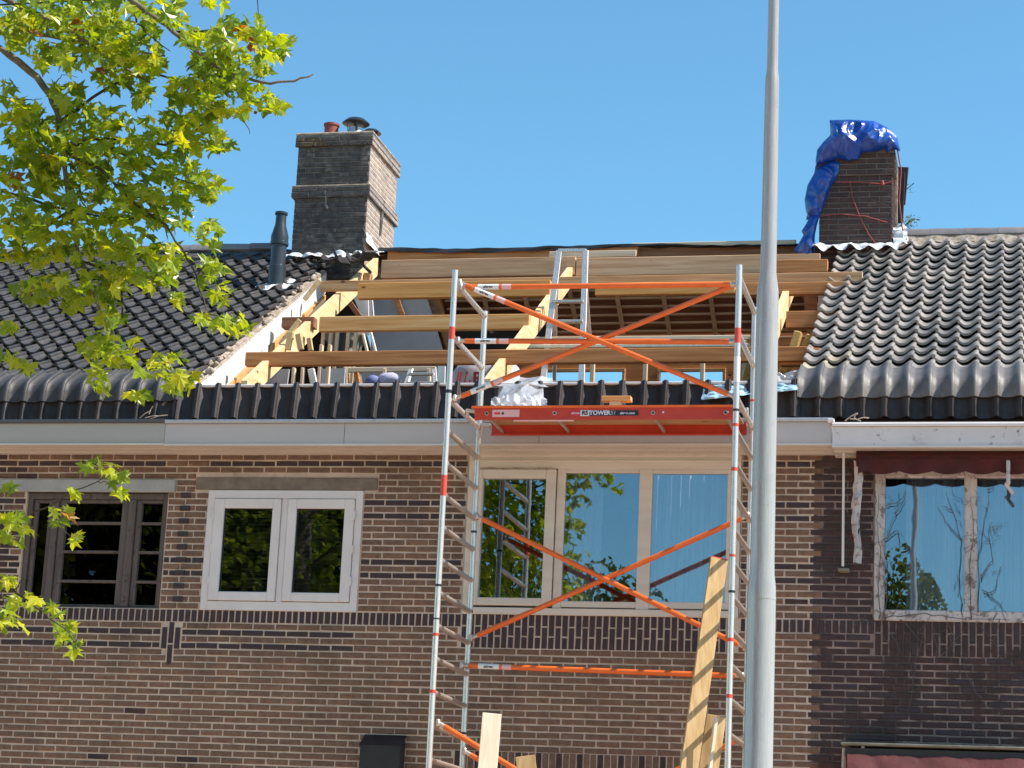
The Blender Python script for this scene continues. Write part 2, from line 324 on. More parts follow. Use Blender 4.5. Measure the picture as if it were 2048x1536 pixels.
m_cord = mat('red_cord', [(.3,.06,.05)], .8, bump=0)
m_ground = mat('street_paving', [(.50,.335,.24), (.58,.40,.295)], .9, 0, 3, 8, .3, 40)
m_asph = mat('clinker_road', [(.28,.20,.155), (.35,.255,.20)], .9, 0, 9, 8, .3, 90)
m_kerb = mat('kerb_stone', [(.28,.27,.25), (.34,.33,.31)], .9, 0, 6, 6, .2)
m_stick = mat('white_sticker', [(.75,.75,.76)], .4, bump=0)
m_ink = mat('black_ink', [(.02,.02,.03)], .5, bump=0)
m_inkw = mat('white_ink', [(.7,.7,.8)], .5, bump=0)
m_inkr = mat('dark_red_ink', [(.32,.02,.04)], .6, bump=0)
m_stickp = mat('pink_sticker', [(.75,.45,.45)], .45, bump=0)
m_stickr = mat('red_sticker', [(.6,.04,.06)], .45, bump=0)
m_sack = mat('printed_white_sack', [(.48,.45,.46), (.58,.55,.56)], .55, 0, 7, 6, .5, 14)
m_insul = mat('yellow_insulation', [(.42,.25,.07), (.55,.35,.11)], .95, 0, 12, 8, .8, 60)
m_glove = mat('blue_cloth', [(.08,.1,.22), (.2,.22,.4)], .9, 0, 9, 5, .4)
m_mauve = mat('mauve_cloth', [(.42,.38,.52), (.5,.46,.6)], .9, 0, 9, 5, .4)
def plasticmat():
    m = bpy.data.materials.new('clear_plastic_sheet'); n, N, L, P = nodes(m); out = N['Material Output']
    P.inputs['Base Color'].default_value = (.72,.74,.78,1); P.inputs['Roughness'].default_value = .14; P.inputs['Specular IOR Level'].default_value = .9
    tr = N.new('ShaderNodeBsdfTransparent'); mx = N.new('ShaderNodeMixShader'); mx.inputs[0].default_value = .5
    L.new(tr.outputs[0], mx.inputs[1]); L.new(P.outputs[0], mx.inputs[2]); L.new(mx.outputs[0], out.inputs[0]); return m
m_plastic = plasticmat()
m_bluesheet = mat('pale_blue_membrane', [(.33,.52,.62), (.42,.62,.72)], .35, 0, 6, 5, .4, 12)

# ------------------------------------------------------------------ ground
g = MB(); g.add([(-300,-300,-.004),(300,-300,-.004),(300,300,-.004),(-300,300,-.004)], [(0,1,2,3)])
obj('ground', g, m_ground, kind='structure')
g = MB().box(-120, 120, -14.5, -8.8, -.02, .0); obj('road', g, m_asph, kind='structure')
g = MB().box(-120, 120, -8.8, -8.65, -.05, .12); g.box(-120, 120, -14.65, -14.5, -.05, .12); obj('kerb', g, m_kerb, kind='structure')

# ------------------------------------------------------------------ brickwork
ZS = 4.215; H = .0622; SOLD = .125; ZT = ZS+SOLD
def brick_mesh(name, L, hh, mt, seed, d=.035):               # one brick: bevelled front, origin at its centre front
    rnd = random.Random(seed); c = .005; j = lambda: rnd.uniform(-.0018, .0018)
    xs, zs = L/2, hh/2; vs = []
    for (sx, sz) in ((-1,-1),(1,-1),(1,1),(-1,1)): vs.append((sx*(xs-c)+j(), j()*.6, sz*(zs-c)+j()))
    for (sx, sz) in ((-1,-1),(1,-1),(1,1),(-1,1)): vs.append((sx*xs+j(), c, sz*zs+j()))
    for (sx, sz) in ((-1,-1),(1,-1),(1,1),(-1,1)): vs.append((sx*xs, d, sz*zs))
    fs = [(0,1,2,3)]
    for i in range(4):
        k = (i+1) % 4; fs += [(i+4, k+4, k, i), (i+8, k+8, k+4, i+4)]
    m = MB(); m.add(vs, fs); return m
BM = {}
def brick_shape(L, hh, mt, v):
    key = (round(L, 3), round(hh, 3), mt.name, v)
    if key not in BM:
        mb = brick_mesh('brick', L, hh, mt, v*7+int(L*1000)); BM[key] = (mb, mb.mesh('brick', mt))
    return BM[key]
class Bricks:                                                # collects bricks, then: 300 biggest in view single, the rest one piece
    def __init__(s): s.b = []
    def put(s, x, z, L, hh, mt, y=0., rz=0.): s.b.append((x, y, z, L, hh, mt, rz))
    def build(s, parent, limit=300):
        sc = []
        for b in s.b:
            p = Vector((b[0], b[1], b[2])); vis = inframe(p, 10)
            sc.append((-(b[3]*b[4]/(p-CAM).length_squared) if vis else 1, b))
        sc.sort(key=lambda q: q[0]); single = [b for q, b in sc[:limit] if q < 0]; rest = [b for q, b in sc if not (q < 0)] + [b for q, b in sc[limit:] if q < 0]
        rnd = random.Random(5)
        for b in single:
            v = rnd.randrange(6); o = inst('brick', brick_shape(b[3], b[4], b[5], v)[1], parent, (b[0], b[1]+rnd.uniform(-.003,.003), b[2]), (0, rnd.uniform(-.006,.006), b[6]))
        by = {}
        for b in rest: by.setdefault(b[5].name, []).append(b)
        mb = MB(); mats = []; idx = []
        for mn, bl in by.items():
            mats.append(bl[0][5])
            for b in bl:
                v = rnd.randrange(6); src = brick_shape(b[3], b[4], b[5], v)[0]; yo = b[1]+rnd.uniform(-.003,.003); t = rnd.random()
                cz, sz = math.cos(b[6]), math.sin(b[6])
                mb.add([(b[0]+q[0]*cz-q[1]*sz, yo+q[0]*sz+q[1]*cz, b[2]+q[2]) for q in src.v], src.f, t); idx += [len(mats)-1]*len(src.f)
        if mb.v:
            o = obj('brick', mb, mats[0], parent, kind='stuff')
            for m in mats[1:]: o.data.materials.append(m)
            o.data.polygons.foreach_set('material_index', idx)
def clip(x0, x1, holes):
    segs = [(x0, x1)]
    for a, b in holes:
        ns = []
        for s0, s1 in segs:
            if b <= s0 or a >= s1: ns.append((s0, s1)); continue
            if a > s0: ns.append((s0, a))
            if b < s1: ns.append((b, s1))
        segs = ns
    return segs
# openings in the front wall: x0,x1,z0,z1
OPEN = [(-.09,1.365,4.34,5.455), (1.775,3.31,4.335,5.485), (4.31,6.86,4.335,5.835), (8.05,10.6,4.335,5.835)]
LINT = [(-.85,1.437,5.455,5.578), (1.640,3.440,5.485,5.603)]
BOXES = [(4.31,6.60,2.6,3.105)]
X0, X1, XP1, XP2 = -3.0, 11.4, 1.577, 7.365
def zone(x): return 0 if x < XP1 else (1 if x < XP2 else 2)
walls = [Bricks(), Bricks(), Bricks()]
def holes_at(z0, z1, extra=()):
    return [(a-.006, b+.006) for a, b, c, d in OPEN+LINT+list(extra) if min(z1, d)-max(z0, c) > .012]
rb = random.Random(3)
def bmat(x, z, dark):
    if x > 7.53: return m_brickg if rb.random() < .8 else m_brickd
    if x < .0 and rb.random() < .6 and z > 4.3: return m_brickg
    if dark: return m_brickd
    r_ = rb.random(); return m_brickg if r_ < .004 else m_brick
SP = .0625
def vcol(x): return abs(x-1.505) < .11
rows = [(-r, ZS-(r-.5)*H) for r in range(1, 67)] + [(k, ZT+(k-.5)*H) for k in range(1, 25)]
for k, z in rows:
    if z < .05: continue
    even = (k % 2 == 0) if k < 0 else (k % 2 == 1)
    dark = (k in (-2,-4)) or (k in (6,8,15,17,23))
    ex = []
    if -3 <= k <= -1: ex += [(4.315,6.855,4.0,4.3), (8.06,11.4,4.0,4.3)]
    if k >= -6 and k < 0: ex += [(1.473,1.537,ZS-.4,ZS)]
    if k in (-1,-2,-3,-4): ex += [(1.405,1.605,ZS-.25,ZS)]
    ex += [(4.31,6.60,2.6,3.105)] if z < 3.11 and z > 2.9 else []
    hs = holes_at(z-H/2, z+H/2, ex)
    n0 = int(X0/.22)-1
    for n in range(n0, int(X1/.22)+1):
        xa = n*.22+(0 if even else .11); xb = xa+.22
        for a, b in clip(xa, xb, hs+[(-99, X0), (X1, 99)]):
            a2, b2 = (a+.008 if a == xa else a+.004), (b-.008 if b == xb else b-.004)
            L = b2-a2
            if L < .025: continue
            xm = (a2+b2)/2; dk = dark and ((xm < 3.3 or k > 0))
            if k > 0 and 1.40 < xm < 1.76 and 5 < k < 24: dk = k in (6, 8)
            hh = .0465
            if abs(L-.204) < .002: L = .204
            walls[zone(xm)].put(xm+rb.uniform(-.002,.002), z+rb.uniform(-.0015,.0015), round(L, 2) if L != .204 else L, hh, bmat(xm, z, dk))
# pier between the two small windows: dark headers proud of every other course
for k in range(2, 20, 2):
    walls[0].put(1.545, ZT+(k-.5)*H, .1, .05, m_brickd, y=-.012)
# soldier course and the band under the big windows
x = X0
while x < X1:
    if not (4.31 < x < 6.83 or x > 8.02):
        walls[zone(x)].put(x+SP/2, ZS+.062, .047, .11, m_brickd if rb.random() < .9 else m_brickg)
    x += SP
def band(xa, xb, z):
    n = int((xb-xa)/SP); t = z
    for i in range(n):
        x = xa+(i+.5)*SP; q = [.1, .19] if i % 2 == 0 else [.19, .1]; zz = ZT-.004
        for L in q:
            walls[zone(x)].put(x, zz-L/2, .047, L, bmat(x, 4.2, True)); zz -= L+.014
band(4.315, 6.855, 0); band(8.06, 11.4, 0)
for i in range(int((6.60-4.31)/SP)):
    walls[1].put(4.31+(i+.5)*SP, 3.0, .05, .19, m_brick if i % 3 else m_brickg)
for x, z, L in [(1.505, 4.115, .2), (1.505, 3.905, .19), (1.44, 4.065, .2), (1.57, 4.065, .2)]:
    walls[0].put(x, z, .05, L, m_brickd)
# wall bodies (mortar) around the openings
def wall_body(xa, xb, z0, z1, y0, y1, holes):
    m = MB(); xs = sorted({xa, xb}|{q for h in holes for q in h[:2] if xa < q < xb}); zs = sorted({z0, z1}|{q for h in holes for q in h[2:] if z0 < q < z1})
    for i in range(len(xs)-1):
        for j in range(len(zs)-1):
            cx, cz = (xs[i]+xs[i+1])/2, (zs[j]+zs[j+1])/2
            if any(h[0] < cx < h[1] and h[2] < cz < h[3] for h in holes): continue
            m.box(xs[i], xs[i+1], y0, y1, zs[j], zs[j+1])
    return m

HL = thing('terraced_house', 'brick house behind the plane tree branches, with weathered small-paned window and anthracite tiled roof', 'house', (-1, 0, 0), 'row of brick terraced houses')
HC = thing('terraced_house', 'middle brick house behind the scaffold tower, its front roof slope stripped to open timbers', 'house', (4.4, 0, 0), 'row of brick terraced houses')
HR = thing('terraced_house', 'grimy brick house right of the lamp post, with grey tiles and red awnings', 'house', (8.5, 0, 0), 'row of brick terraced houses')
fw = []
for h, xa, xb, mt, wb in ((HL, X0, XP1, m_mortar, walls[0]), (HC, XP1, XP2, m_mortar, walls[1]), (HR, XP2, X1, m_mortarg, walls[2])):
    if h is HC:
        body = wall_body(xa, xb, 0, 5.835, .008, .22, OPEN)
    else: body = wall_body(xa, xb, 0, 5.835, .008, .22, OPEN)
    o = obj('front_wall', body, mt, h); fw.append(o); wb.build(o)
# clean strip of mortar between party wall and grime edge on the right-hand house
obj('mortar_strip', wall_body(XP2, 7.515, 0, 5.83, .0055, .0078, []), m_mortar, HR)
for (a, b, c, d), mt, o in zip(LINT, (m_conc1, m_conc2), (fw[0], fw[1])):
    obj('lintel', MB().cbox(a, b, -.035 if mt is m_conc1 else -.012, .1, c, d, .008), mt, o)
# rest of the shells
for h, xa, xb in ((HL, X0, XP1), (HC, XP1, XP2), (HR, XP2, X1)):
    m = MB(); m.box(xa, xb, 8.9, 9.1, 0, 6.9 if h is not HC else 6.4); m.box(xa+.01, xb-.01, .22, 8.9, 5.9, 6.08); m.box(xa, xa+.1, .22, 8.9, 0, 5.9); m.box(xb-.1, xb, .22, 8.9, 0, 5.9)
    m.box(xa+.1, xb-.1, 3.2, 3.3, 0, 5.9); m.box(xa+.1, xb-.1, .22, 3.2, 2.9, 3.0)
    obj('inner_walls', m, m_dark, h)

# ------------------------------------------------------------------ windows
def frame_rect(m, x0, x1, z0, z1, w, y0, y1, c=.004, bw=None, tw=None):
    bw = bw or w; tw = tw or w
    m.cbox(x0, x0+w, y0, y1, z0, z1, c); m.cbox(x1-w, x1, y0, y1, z0, z1, c)
    m.cbox(x0+w-.001, x1-w+.001, y0+.001, y1-.001, z0, z0+bw, c); m.cbox(x0+w-.001, x1-w+.001, y0+.001, y1-.001, z1-tw, z1, c)
    return m
def pane(par, x0, x1, z0, z1, y, mt):
    return obj('pane', MB().box(x0-.008, x1+.008, y, y+.006, z0-.008, z1+.008), mt, par)
# left house, old window
W = obj('window', frame_rect(MB(), -.09, 1.365, 4.34, 5.455, .05, .04, .13, bw=.02, tw=.06).cbox(.17, .235, .035, .14, 4.36, 5.395).cbox(.955, 1.03, .035, .14, 4.36, 5.395), m_oldwood, HL, label='weathered dark window with horizontal glazing bars')
sx = [(.245, .95, .11, .065), (1.035, 1.315, .045, .0)]
s1 = MB(); frame_rect(s1, .24, .95, 4.365, 5.392, .068, .06, .12, tw=.03, bw=.012)
obj('sash', s1, m_oldwood, W)
s1 = MB(); frame_rect(s1, 1.034, 1.345, 4.365, 5.392, .05, .06, .12, tw=.03, bw=.012); obj('sash', s1, m_oldwood, W)
s1 = MB(); frame_rect(s1, -.035, .165, 4.365, 5.392, .045, .07, .12, tw=.03, bw=.012); obj('sash', s1, m_oldwood, W)
for xa, xb in ((.30, .89), (1.08, 1.30)):
    for z in (4.60, 4.885, 5.165): obj('glazing_bar', MB().cbox(xa, xb, .062, .1, z-.013, z+.013, .003), m_oldwood, W)
for xa, xb in ((.308, .882), (1.084, 1.295), (.01, .12)): pane(W, xa, xb, 4.377, 5.362, .105, m_glassD)
# white casement window
W = obj('window', frame_rect(MB(), 1.777, 3.309, 4.335, 5.48, .07, -.012, .1, bw=.085, tw=.08).cbox(2.515, 2.58, -.010, .1, 4.42, 5.40), m_white, HC, label='white painted window with two side-hung casements')
for xa, xb, ga, gb in ((1.85, 2.512, 1.950, 2.432), (2.583, 3.235, 2.669, 3.141)):
    s1 = MB(); z0, z1, g0, g1 = 4.425, 5.395, 4.508, 5.304; y0, y1 = -.03, .05
    s1.cbox(xa, ga, y0, y1, z0, z1, .006); s1.cbox(gb, xb, y0, y1, z0, z1, .006); s1.cbox(ga-.001, gb+.001, y0+.001, y1-.001, z0, g0, .006); s1.cbox(ga-.001, gb+.001, y0+.001, y1-.001, g1, z1, .006)
    s = obj('casement', s1, m_white, W); pane(W, ga, gb, g0, g1, .01, m_glassW)
    for z in (4.62, 4.92, 5.24): obj('hinge', MB().cbox(*((xa-.014, xa+.006) if xa < 2 else (xb-.006, xb+.014)), -.036, -.02, z-.04, z+.04, .003), m_white, W)
    gk = MB(); a_ = .006
    for (p, q, r_, t_) in ((ga, gb, g0, g0+a_), (ga, gb, g1-a_, g1), (ga, ga+a_, g0, g1), (gb-a_, gb, g0, g1)): gk.box(p, q, -.004, .008, r_, t_)
    obj('gasket', gk, m_blackp, W)
m = MB()
for i in range(22): m.box(1.85, 3.25, .16, .19, 4.45+i*.04, 4.472+i*.04)
obj('blind', m, m_blind, W)
# big three-light window
W = obj('window', MB(), m_creamp, HC, label='wide cream three-light window behind the scaffold')
fr = MB(); y0, y1 = -.01, .09
fr.cbox(4.315, 4.383, y0, y1, 4.335, 5.83, .005); fr.cbox(6.775, 6.855, y0, y1, 4.335, 5.83, .005)
fr.cbox(4.382, 6.776, y0+.002, y1, 5.692, 5.83, .005); fr.cbox(4.382, 6.776, y0-.012, y1, 4.336, 4.40, .006)
fr.cbox(5.158, 5.236, y0+.003, y1, 4.40, 5.692, .005); fr.cbox(5.925, 6.044, y0+.003, y1, 4.40, 5.692, .005)
fr.cbox(5.236, 5.925, y0+.006, y1, 4.412, 4.468, .004); fr.cbox(6.044, 6.775, y0+.006, y1, 4.412, 4.473, .004)
fr.cbox(5.236, 5.925, y0+.006, y1, 5.655, 5.692, .004); fr.cbox(6.044, 6.775, y0+.006, y1, 5.650, 5.692, .004); fr.cbox(6.732, 6.775, y0+.005, y1, 4.473, 5.65, .004)
obj('frame', fr, m_creamp, W)
s1 = MB(); s1.cbox(4.39, 4.458, -.03, .05, 4.418, 5.684, .006); s1.cbox(5.058, 5.150, -.03, .05, 4.418, 5.684, .006); s1.cbox(4.457, 5.059, -.029, .049, 4.418, 4.489, .006); s1.cbox(4.457, 5.059, -.029, .049, 5.60, 5.684, .006)
obj('casement', s1, m_creamp, W)
for g_ in ((4.458, 5.058, 4.489, 5.60), (5.236, 5.925, 4.468, 5.655), (6.044, 6.732, 4.473, 5.65)): pane(W, *g_, .02, m_glassA)
obj('sealant_bead', MB().tube([(4.40+i*.12, -.033, 5.689+(.006 if i % 2 else 0)) for i in range(7)], .006, 6), m_rubble, W)
obj('moulding', MB().cbox(4.33, 6.84, -.028, -.008, 5.755, 5.772, .003).cbox(4.33, 6.84, -.03, -.008, 5.80, 5.83, .004), m_creamp, W)
def curtain(par, x0, x1, z0, z1, y, n, amp=.018):
    m = MB(); m.grid(lambda u, v: (x0+(x1-x0)*u, y+amp*math.sin(u*n*6.28+math.sin(u*17)*1.2)+.006*math.sin(u*n*15), z0+(z1-z0)*v), n*12, 1)
    return obj('curtain', m, m_curtain, par, True)
curtain(W, 6.0, 6.80, 4.40, 5.75, .16, 8)
curtain(W, 5.18, 5.5, 4.40, 5.75, .5, 3)
# right house window (flaking)
W = obj('window', MB(), m_flake, HR, label='flaking white window overgrown with bare stems')
fr = MB(); fr.cbox(8.052, 8.143, -.02, .1, 4.337, 5.75, .01); fr.cbox(8.835, 8.945, -.018, .1, 4.42, 5.75, .01); fr.cbox(9.78, 9.9, -.018, .1, 4.42, 5.75, .01)
fr.cbox(8.14, 10.6, -.03, .1, 4.335, 4.432, .01); fr.cbox(8.14, 10.6, -.016, .1, 5.62, 5.75, .006)
obj('frame', fr, m_flake, W)
for a, b in ((8.143, 8.835), (8.945, 9.78), (9.9, 10.6)): pane(W, a, b, 4.437, 5.615, .03, m_glassA)
curtain(W, 8.32, 8.92, 4.4, 5.8, .16, 7); curtain(W, 8.93, 10.2, 4.4, 5.8, .16, 12)

# ------------------------------------------------------------------ gutters and soffits
def gutter(par, xa, xb, zb, zt, mt, lipm, y=-.38, lipr=.013):
    gt = obj('gutter', MB().cbox(xa, xb, y, y+.02, zb, zt-.01, .004), mt, par)
    m = MB(); m.box(xa, xb, y+.02, -.03, zb+.03, zb+.05); m.box(xa, xb, -.24, -.02, zb+.05, zt)
    obj('gutter_trough', m, m_dark, gt)
    obj('lip', MB().prism([(y-.022, zt-.012), (y-.026, zt+.008), (y-.018, zt+.024), (y+.0, zt+.028), (y+.016, zt+.02), (y+.016, zt+.008), (y-.006, zt-.012)], xa, xb), lipm, gt)
    mo = MB(); mo.prism([(y-.012, zb-.006), (y-.012, zb+.012), (y+.03, zb+.012), (y+.03, zb-.006)], xa, xb)
    mo.prism([(y+.05, zb+.012), (y+.05, zb+.035), (-.215, zb+.035), (-.215, zb+.012)], xa, xb)
    mo.prism([(-.20, zb-.004), (-.20, zb+.035), (-.115, zb+.035), (-.10, zb+.01), (-.10, zb-.004)], xa, xb)
    mo.prism([(-.085, zb-.016), (-.085, zb+.035), (.004, zb+.035), (.004, zb-.016)], xa, xb)
    obj('soffit_moulding', mo, m_creamp, gt)
    return gt
gutter(HL, X0, 1.43, 5.842, 6.064, m_gutterL, m_zincd)
gutter(HC, 1.432, 7.70, 5.842-.006, 6.056, m_gutterC, m_zinc)
gutter(HR, 7.702, X1, 5.812, 6.008, m_gutterR, m_white, y=-.40)
for q in (3.2, 5.05, 6.9): obj('fascia_joint', MB().box(q, q+.004, -.3815, -.379, 5.84, 6.045), m_zincd, HC)
obj('lap_joint', MB().cbox(7.66, 7.72, -.425, -.37, 6.03, 6.065, .006), m_white, HR)

# ------------------------------------------------------------------ roof tiles
def sprof(u, e=1.45):      # height across one pantile, 0..1
    uu = (u % 1.0)**.82
    return (.5+.5*math.cos(2*math.pi*uu))**e
TW = .195
def tile_mesh(name, path, mt, amp=.046, width=1.13, th=.018, nu=14, e=1.45):
    """path: list of (y, z) in the tile's own frame from lower end to upper end"""
    vs = []; k = len(path)
    for layer in (0, 1):
        for j, (y, z) in enumerate(path):
            a = path[max(0, j-1)]; b = path[min(k-1, j+1)]; t = Vector((b[0]-a[0], b[1]-a[1])).normalized(); nn = Vector((-t.y, t.x))
            for i in range(nu+1):
                u = -.03+width*i/nu; hgt = amp*sprof(u, e)+.016*u - layer*th
                vs.append((u*TW, y+nn.x*hgt, z+nn.y*hgt))
    n1 = nu+1; fs = []
    q = k*n1
    for j in range(k-1):
        for i in range(nu):
            a = j*n1+i; fs.append((a, a+1, a+n1+1, a+n1)); fs.append((q+a, q+a+n1, q+a+n1+1, q+a+1))
        fs.append((j*n1, (j+1)*n1, q+(j+1)*n1, q+j*n1)); fs.append((j*n1+nu, q+j*n1+nu, q+(j+1)*n1+nu, (j+1)*n1+nu))
    for i in range(nu):
        fs.append((i, q+i, q+i+1, i+1)); a = (k-1)*n1+i; fs.append((a, a+1, q+a+1, q+a))
    m = MB(); m.add(vs, fs); return m
def roof_tiles(par, cols, mt, skirt_only=False, special=None, limit=300, top=18):
    main = tile_mesh('roof_tile', [(0, .050), (.18, .022), (.36, -.008)], mt, amp=.048, th=.024)
    sk = tile_mesh('roof_tile', [(-.02, 0), (.0, .12), (.03, .28), (.05, .345)], mt, amp=.066, e=1.7, nu=14)
    bend = tile_mesh('roof_tile', [(-.092, -.160), (-.086, -.065), (-.070, -.005), (-.025, .035), (.08, .10), (.24, .19)], mt, amp=.048, e=1.7, nu=14)
    low = tile_mesh('roof_tile', [(-.02, 0), (.0, .14), (.02, .24)], mt, amp=.064, e=2.1, nu=14)
    def meshes(mb, q): return mb.mesh('roof_tile', q, R(50))
    M_ = {'main': (main, meshes(main, mt)), 'sk': (sk, meshes(sk, mt)), 'bend': (bend, meshes(bend, m_tileB if mt is m_tileR else mt)), 'low': (low, meshes(low, m_tileC))}
    if special: M_['lowS'] = M_['low']; M_['mainS'] = (main, meshes(main, special[0])); M_['bendS'] = (bend, meshes(bend, m_tileR))
    th = math.atan(.6); rnd = random.Random(9); rest = MB(); nsing = 0
    for x in cols:
        L = []
        if skirt_only: L.append(('sk', (x, -.235, 6.10), 0))
        else:
            L.append(('low', (x, -.212, 6.10), 0)); L.append(('bend', (x, -.150, 6.452), 0))
            for r_ in range(top):
                y = -.105+(r_*.29)*math.cos(th); L.append(('main', (x, y, 6.50+.6*y), th))
        for k, p, rx in L:
            if special and k == 'main' and special[1](k, p): k += 'S'
            p = Vector(p)+Vector((rnd.uniform(-.004,.004), rnd.uniform(-.004,.004), rnd.uniform(-.002,.003)))
            rr = (rx+rnd.uniform(-.012,.012), rnd.uniform(-.012,.012), rnd.uniform(-.008,.008))
            if inframe(p, 10) and nsing < limit: inst('roof_tile', M_[k][1], par, p, rr); nsing += 1
            else:
                mt_ = Matrix.Translation(p) @ Matrix.Rotation(rx, 4, 'X'); mb = M_[k][0]
                rest.add([mt_@Vector(v) for v in mb.v], mb.f, rnd.random())
    if rest.v: obj('roof_tile', rest, mt, par, R(50), kind='stuff')
def slope_slab(xa, xb, y0, y1, off=-.03, th=.04, z0=6.5):
    return MB().prism([(y0, z0+.6*y0+off), (y1, z0+.6*y1+off), (y1, z0+.6*y1+off-th), (y0, z0+.6*y0+off-th)], xa, xb)
RY = 4.58; RZ = 6.5+.6*RY
def rear(xa, xb, off=-.03, th=.04, y1=8.9):
    return MB().prism([(RY, RZ+off), (y1, RZ-.6*(y1-RY)+off), (y1, RZ-.6*(y1-RY)+off-th), (RY, RZ+off-th)], xa, xb)
rl = slope_slab(X0, 1.50, -.02, RY); rr_ = rear(X0, 1.50); rl.add(rr_.v, rr_.f)
RLo = obj('roof', rl, m_dark, HL)
cols = [1.577-.10-TW*(i+1) for i in range(22)]
roof_tiles(RLo, cols, m_tileL)
rl = slope_slab(7.40, X1, -.02, RY); rr_ = rear(7.40, X1); rl.add(rr_.v, rr_.f)
RRo = obj('roof', rl, m_dark, HR)
cols = [7.375+TW*i for i in range(20)]
roof_tiles(RRo, cols, m_tileR, special=(m_tileRl, lambda k, p: p[0] < 7.75 and p[1] < .55 and random.random() < .75))
SKo = obj('eaves_underlay', MB().prism([(-.20,6.08), (-.12,6.43), (.0,6.43), (.0,6.08)], 1.46, 7.38), m_dark, HC)
roof_tiles(SKo, [1.50+TW*i for i in range(30)], m_tileC, skirt_only=True)
for h_, xa_, xb_ in ((HL, X0, 1.455), (HR, 7.385, X1)): obj('eaves_underlay', MB().prism([(-.185,6.0), (-.10,6.38), (.0,6.42), (.0,6.0)], xa_, xb_), m_dark, h_)
# ridge tiles
def ridge(par, xa, xb, col):
    n = int((xb-xa)/.37); rnd = random.Random(4)
    for i in range(n):
        x = xa+i*.37; pts = []
        for j in range(7):
            a = math.pi*j/6; pts.append((RY+.13*math.cos(a), RZ+.02+.10*math.sin(a)))
        m = MB(); out = [(y, z) for y, z in pts]; inn = [(RY+(y-RY)*.84, z-.016) for y, z in pts][::-1]
        m.prism(out+inn, x, x+.385); obj('ridge_tile', m, col, par, R(40), loc=(x, RY, RZ)).rotation_euler = (0, rnd.uniform(.008,.03), 0)
ridge(RLo, -3+.02, 1.0, m_ridge); ridge(RRo, 7.97, 11.3, m_ridge)
obj('ridge_mortar', MB().grid(lambda u, v: (7.97+3.3*u, RY-.17+.05*v, RZ-.09+.10*v+.012*math.sin(u*60)), 60, 2), m_rubble, RRo)
obj('ridge_mortar', MB().grid(lambda u, v: (-3+3.9*u, RY-.16+.05*v, RZ-.08+.08*v+.01*math.sin(u*60)), 60, 2), m_tileL, RLo)

# ------------------------------------------------------------------ chimneys
def chimney(par, x0, x1, y0, y1, z0, z1, bm_, mm, collars, label, cap=None, side=None):
    core = MB().box(x0+.008, x1-.008, y0+.008, y1-.008, z0, z1-.01)
    for (za, zb, e) in collars: core.box(x0-e+.008, x1+e-.008, y0-e+.008, y1+e-.008, za+.004, zb-.004)
    ch = obj('chimney', core, mm, par, label=label); B = Bricks(); rnd = random.Random(2)
    z = z0+.031; k = 0
    while z < z1-.02:
        e = 0; cl = None
        for q in collars:
            if q[0] <= z <= q[1]: e = q[2]; cl = q
        for face in (0, 1):
            a, b = (x0-e, x1+e) if face == 0 else (y0-e, y1+e); s = a-(.11 if k % 2 else 0)
            while s < b-.01:
                s0, s1 = max(s, a), min(s+.22, b)
                if s1-s0 > .03:
                    m_ = bm_
                    if cap and z > z1-.16 and face == 0 and s0 < x0+.28: m_ = m_lichen
                    if face == 0: B.put((s0+s1)/2, z, round(s1-s0-.012, 2), .05, m_, y=y0-e)
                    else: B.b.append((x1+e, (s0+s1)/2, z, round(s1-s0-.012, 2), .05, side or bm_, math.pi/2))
                s += .22
        z += .0622; k += 1
    B.build(ch, 300)
    return ch
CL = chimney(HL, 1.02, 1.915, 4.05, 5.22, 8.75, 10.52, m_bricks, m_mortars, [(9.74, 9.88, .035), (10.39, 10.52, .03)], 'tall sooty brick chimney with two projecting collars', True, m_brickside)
obj('side_mortar', MB().box(1.9075, 1.9115, 4.06, 5.21, 8.75, 10.38), m_mortar, CL)
obj('collar_mortar', MB().cbox(.988, 1.945, 4.02, 5.25, 9.875, 9.892, .005), m_rubble, CL)
obj('chimney_cap', MB().cbox(.99, 1.945, 4.02, 5.25, 10.512, 10.545, .01), m_rubble, CL)
P_ = obj('chimney_pot', MB().lathe((1.36, 4.22, 10.54), [(0, .085), (.14, .083), (.145, .095), (.17, .095), (.17, .07), (.05, .065)], 20), m_pot, CL, R(40))
P_ = obj('flue_cowl', MB().lathe((1.64, 4.28, 10.54), [(0, .10), (.05, .098), (.10, .085), (.13, .085)], 20), m_zinc, CL, R(40))
m = MB().lathe((1.64, 4.28, 10.73), [(-.005, .155), (.0, .165), (.05, .11), (.075, .01)], 24)
for k in range(4):
    a = k*math.pi/2+.4; m.beam((1.64+.085*math.cos(a), 4.28+.085*math.sin(a), 10.6), (1.64+.11*math.cos(a), 4.28+.11*math.sin(a), 10.74), .025, .005)
obj('cowl_hat', m, m_blackp, P_, R(40))
m = MB().lathe((1.74, 4.60, 10.54), [(0, .08), (.16, .08)], 18).lathe((1.74, 4.60, 10.72), [(0, .12), (.04, .08), (.055, .01)], 22); m.tube([(1.68,4.60,10.66),(1.68,4.60,10.74)], .01).tube([(1.80,4.60,10.66),(1.80,4.60,10.74)], .01)
obj('flue_cowl', m, m_blackp, CL, R(40))
obj('mortar_run', MB().tube([(1.395,4.035,9.87), (1.40,4.03,9.80), (1.415,4.035,9.72), (1.41,4.037,9.66), (1.44,4.037,9.60)], [.02,.018,.014,.016,.022], 6), m_mortars, CL)
obj('mortar_run', MB().tube([(1.93,4.6,9.87), (1.925,4.62,9.70), (1.918,4.62,9.45)], [.03,.025,.02], 6), m_mortars, CL)
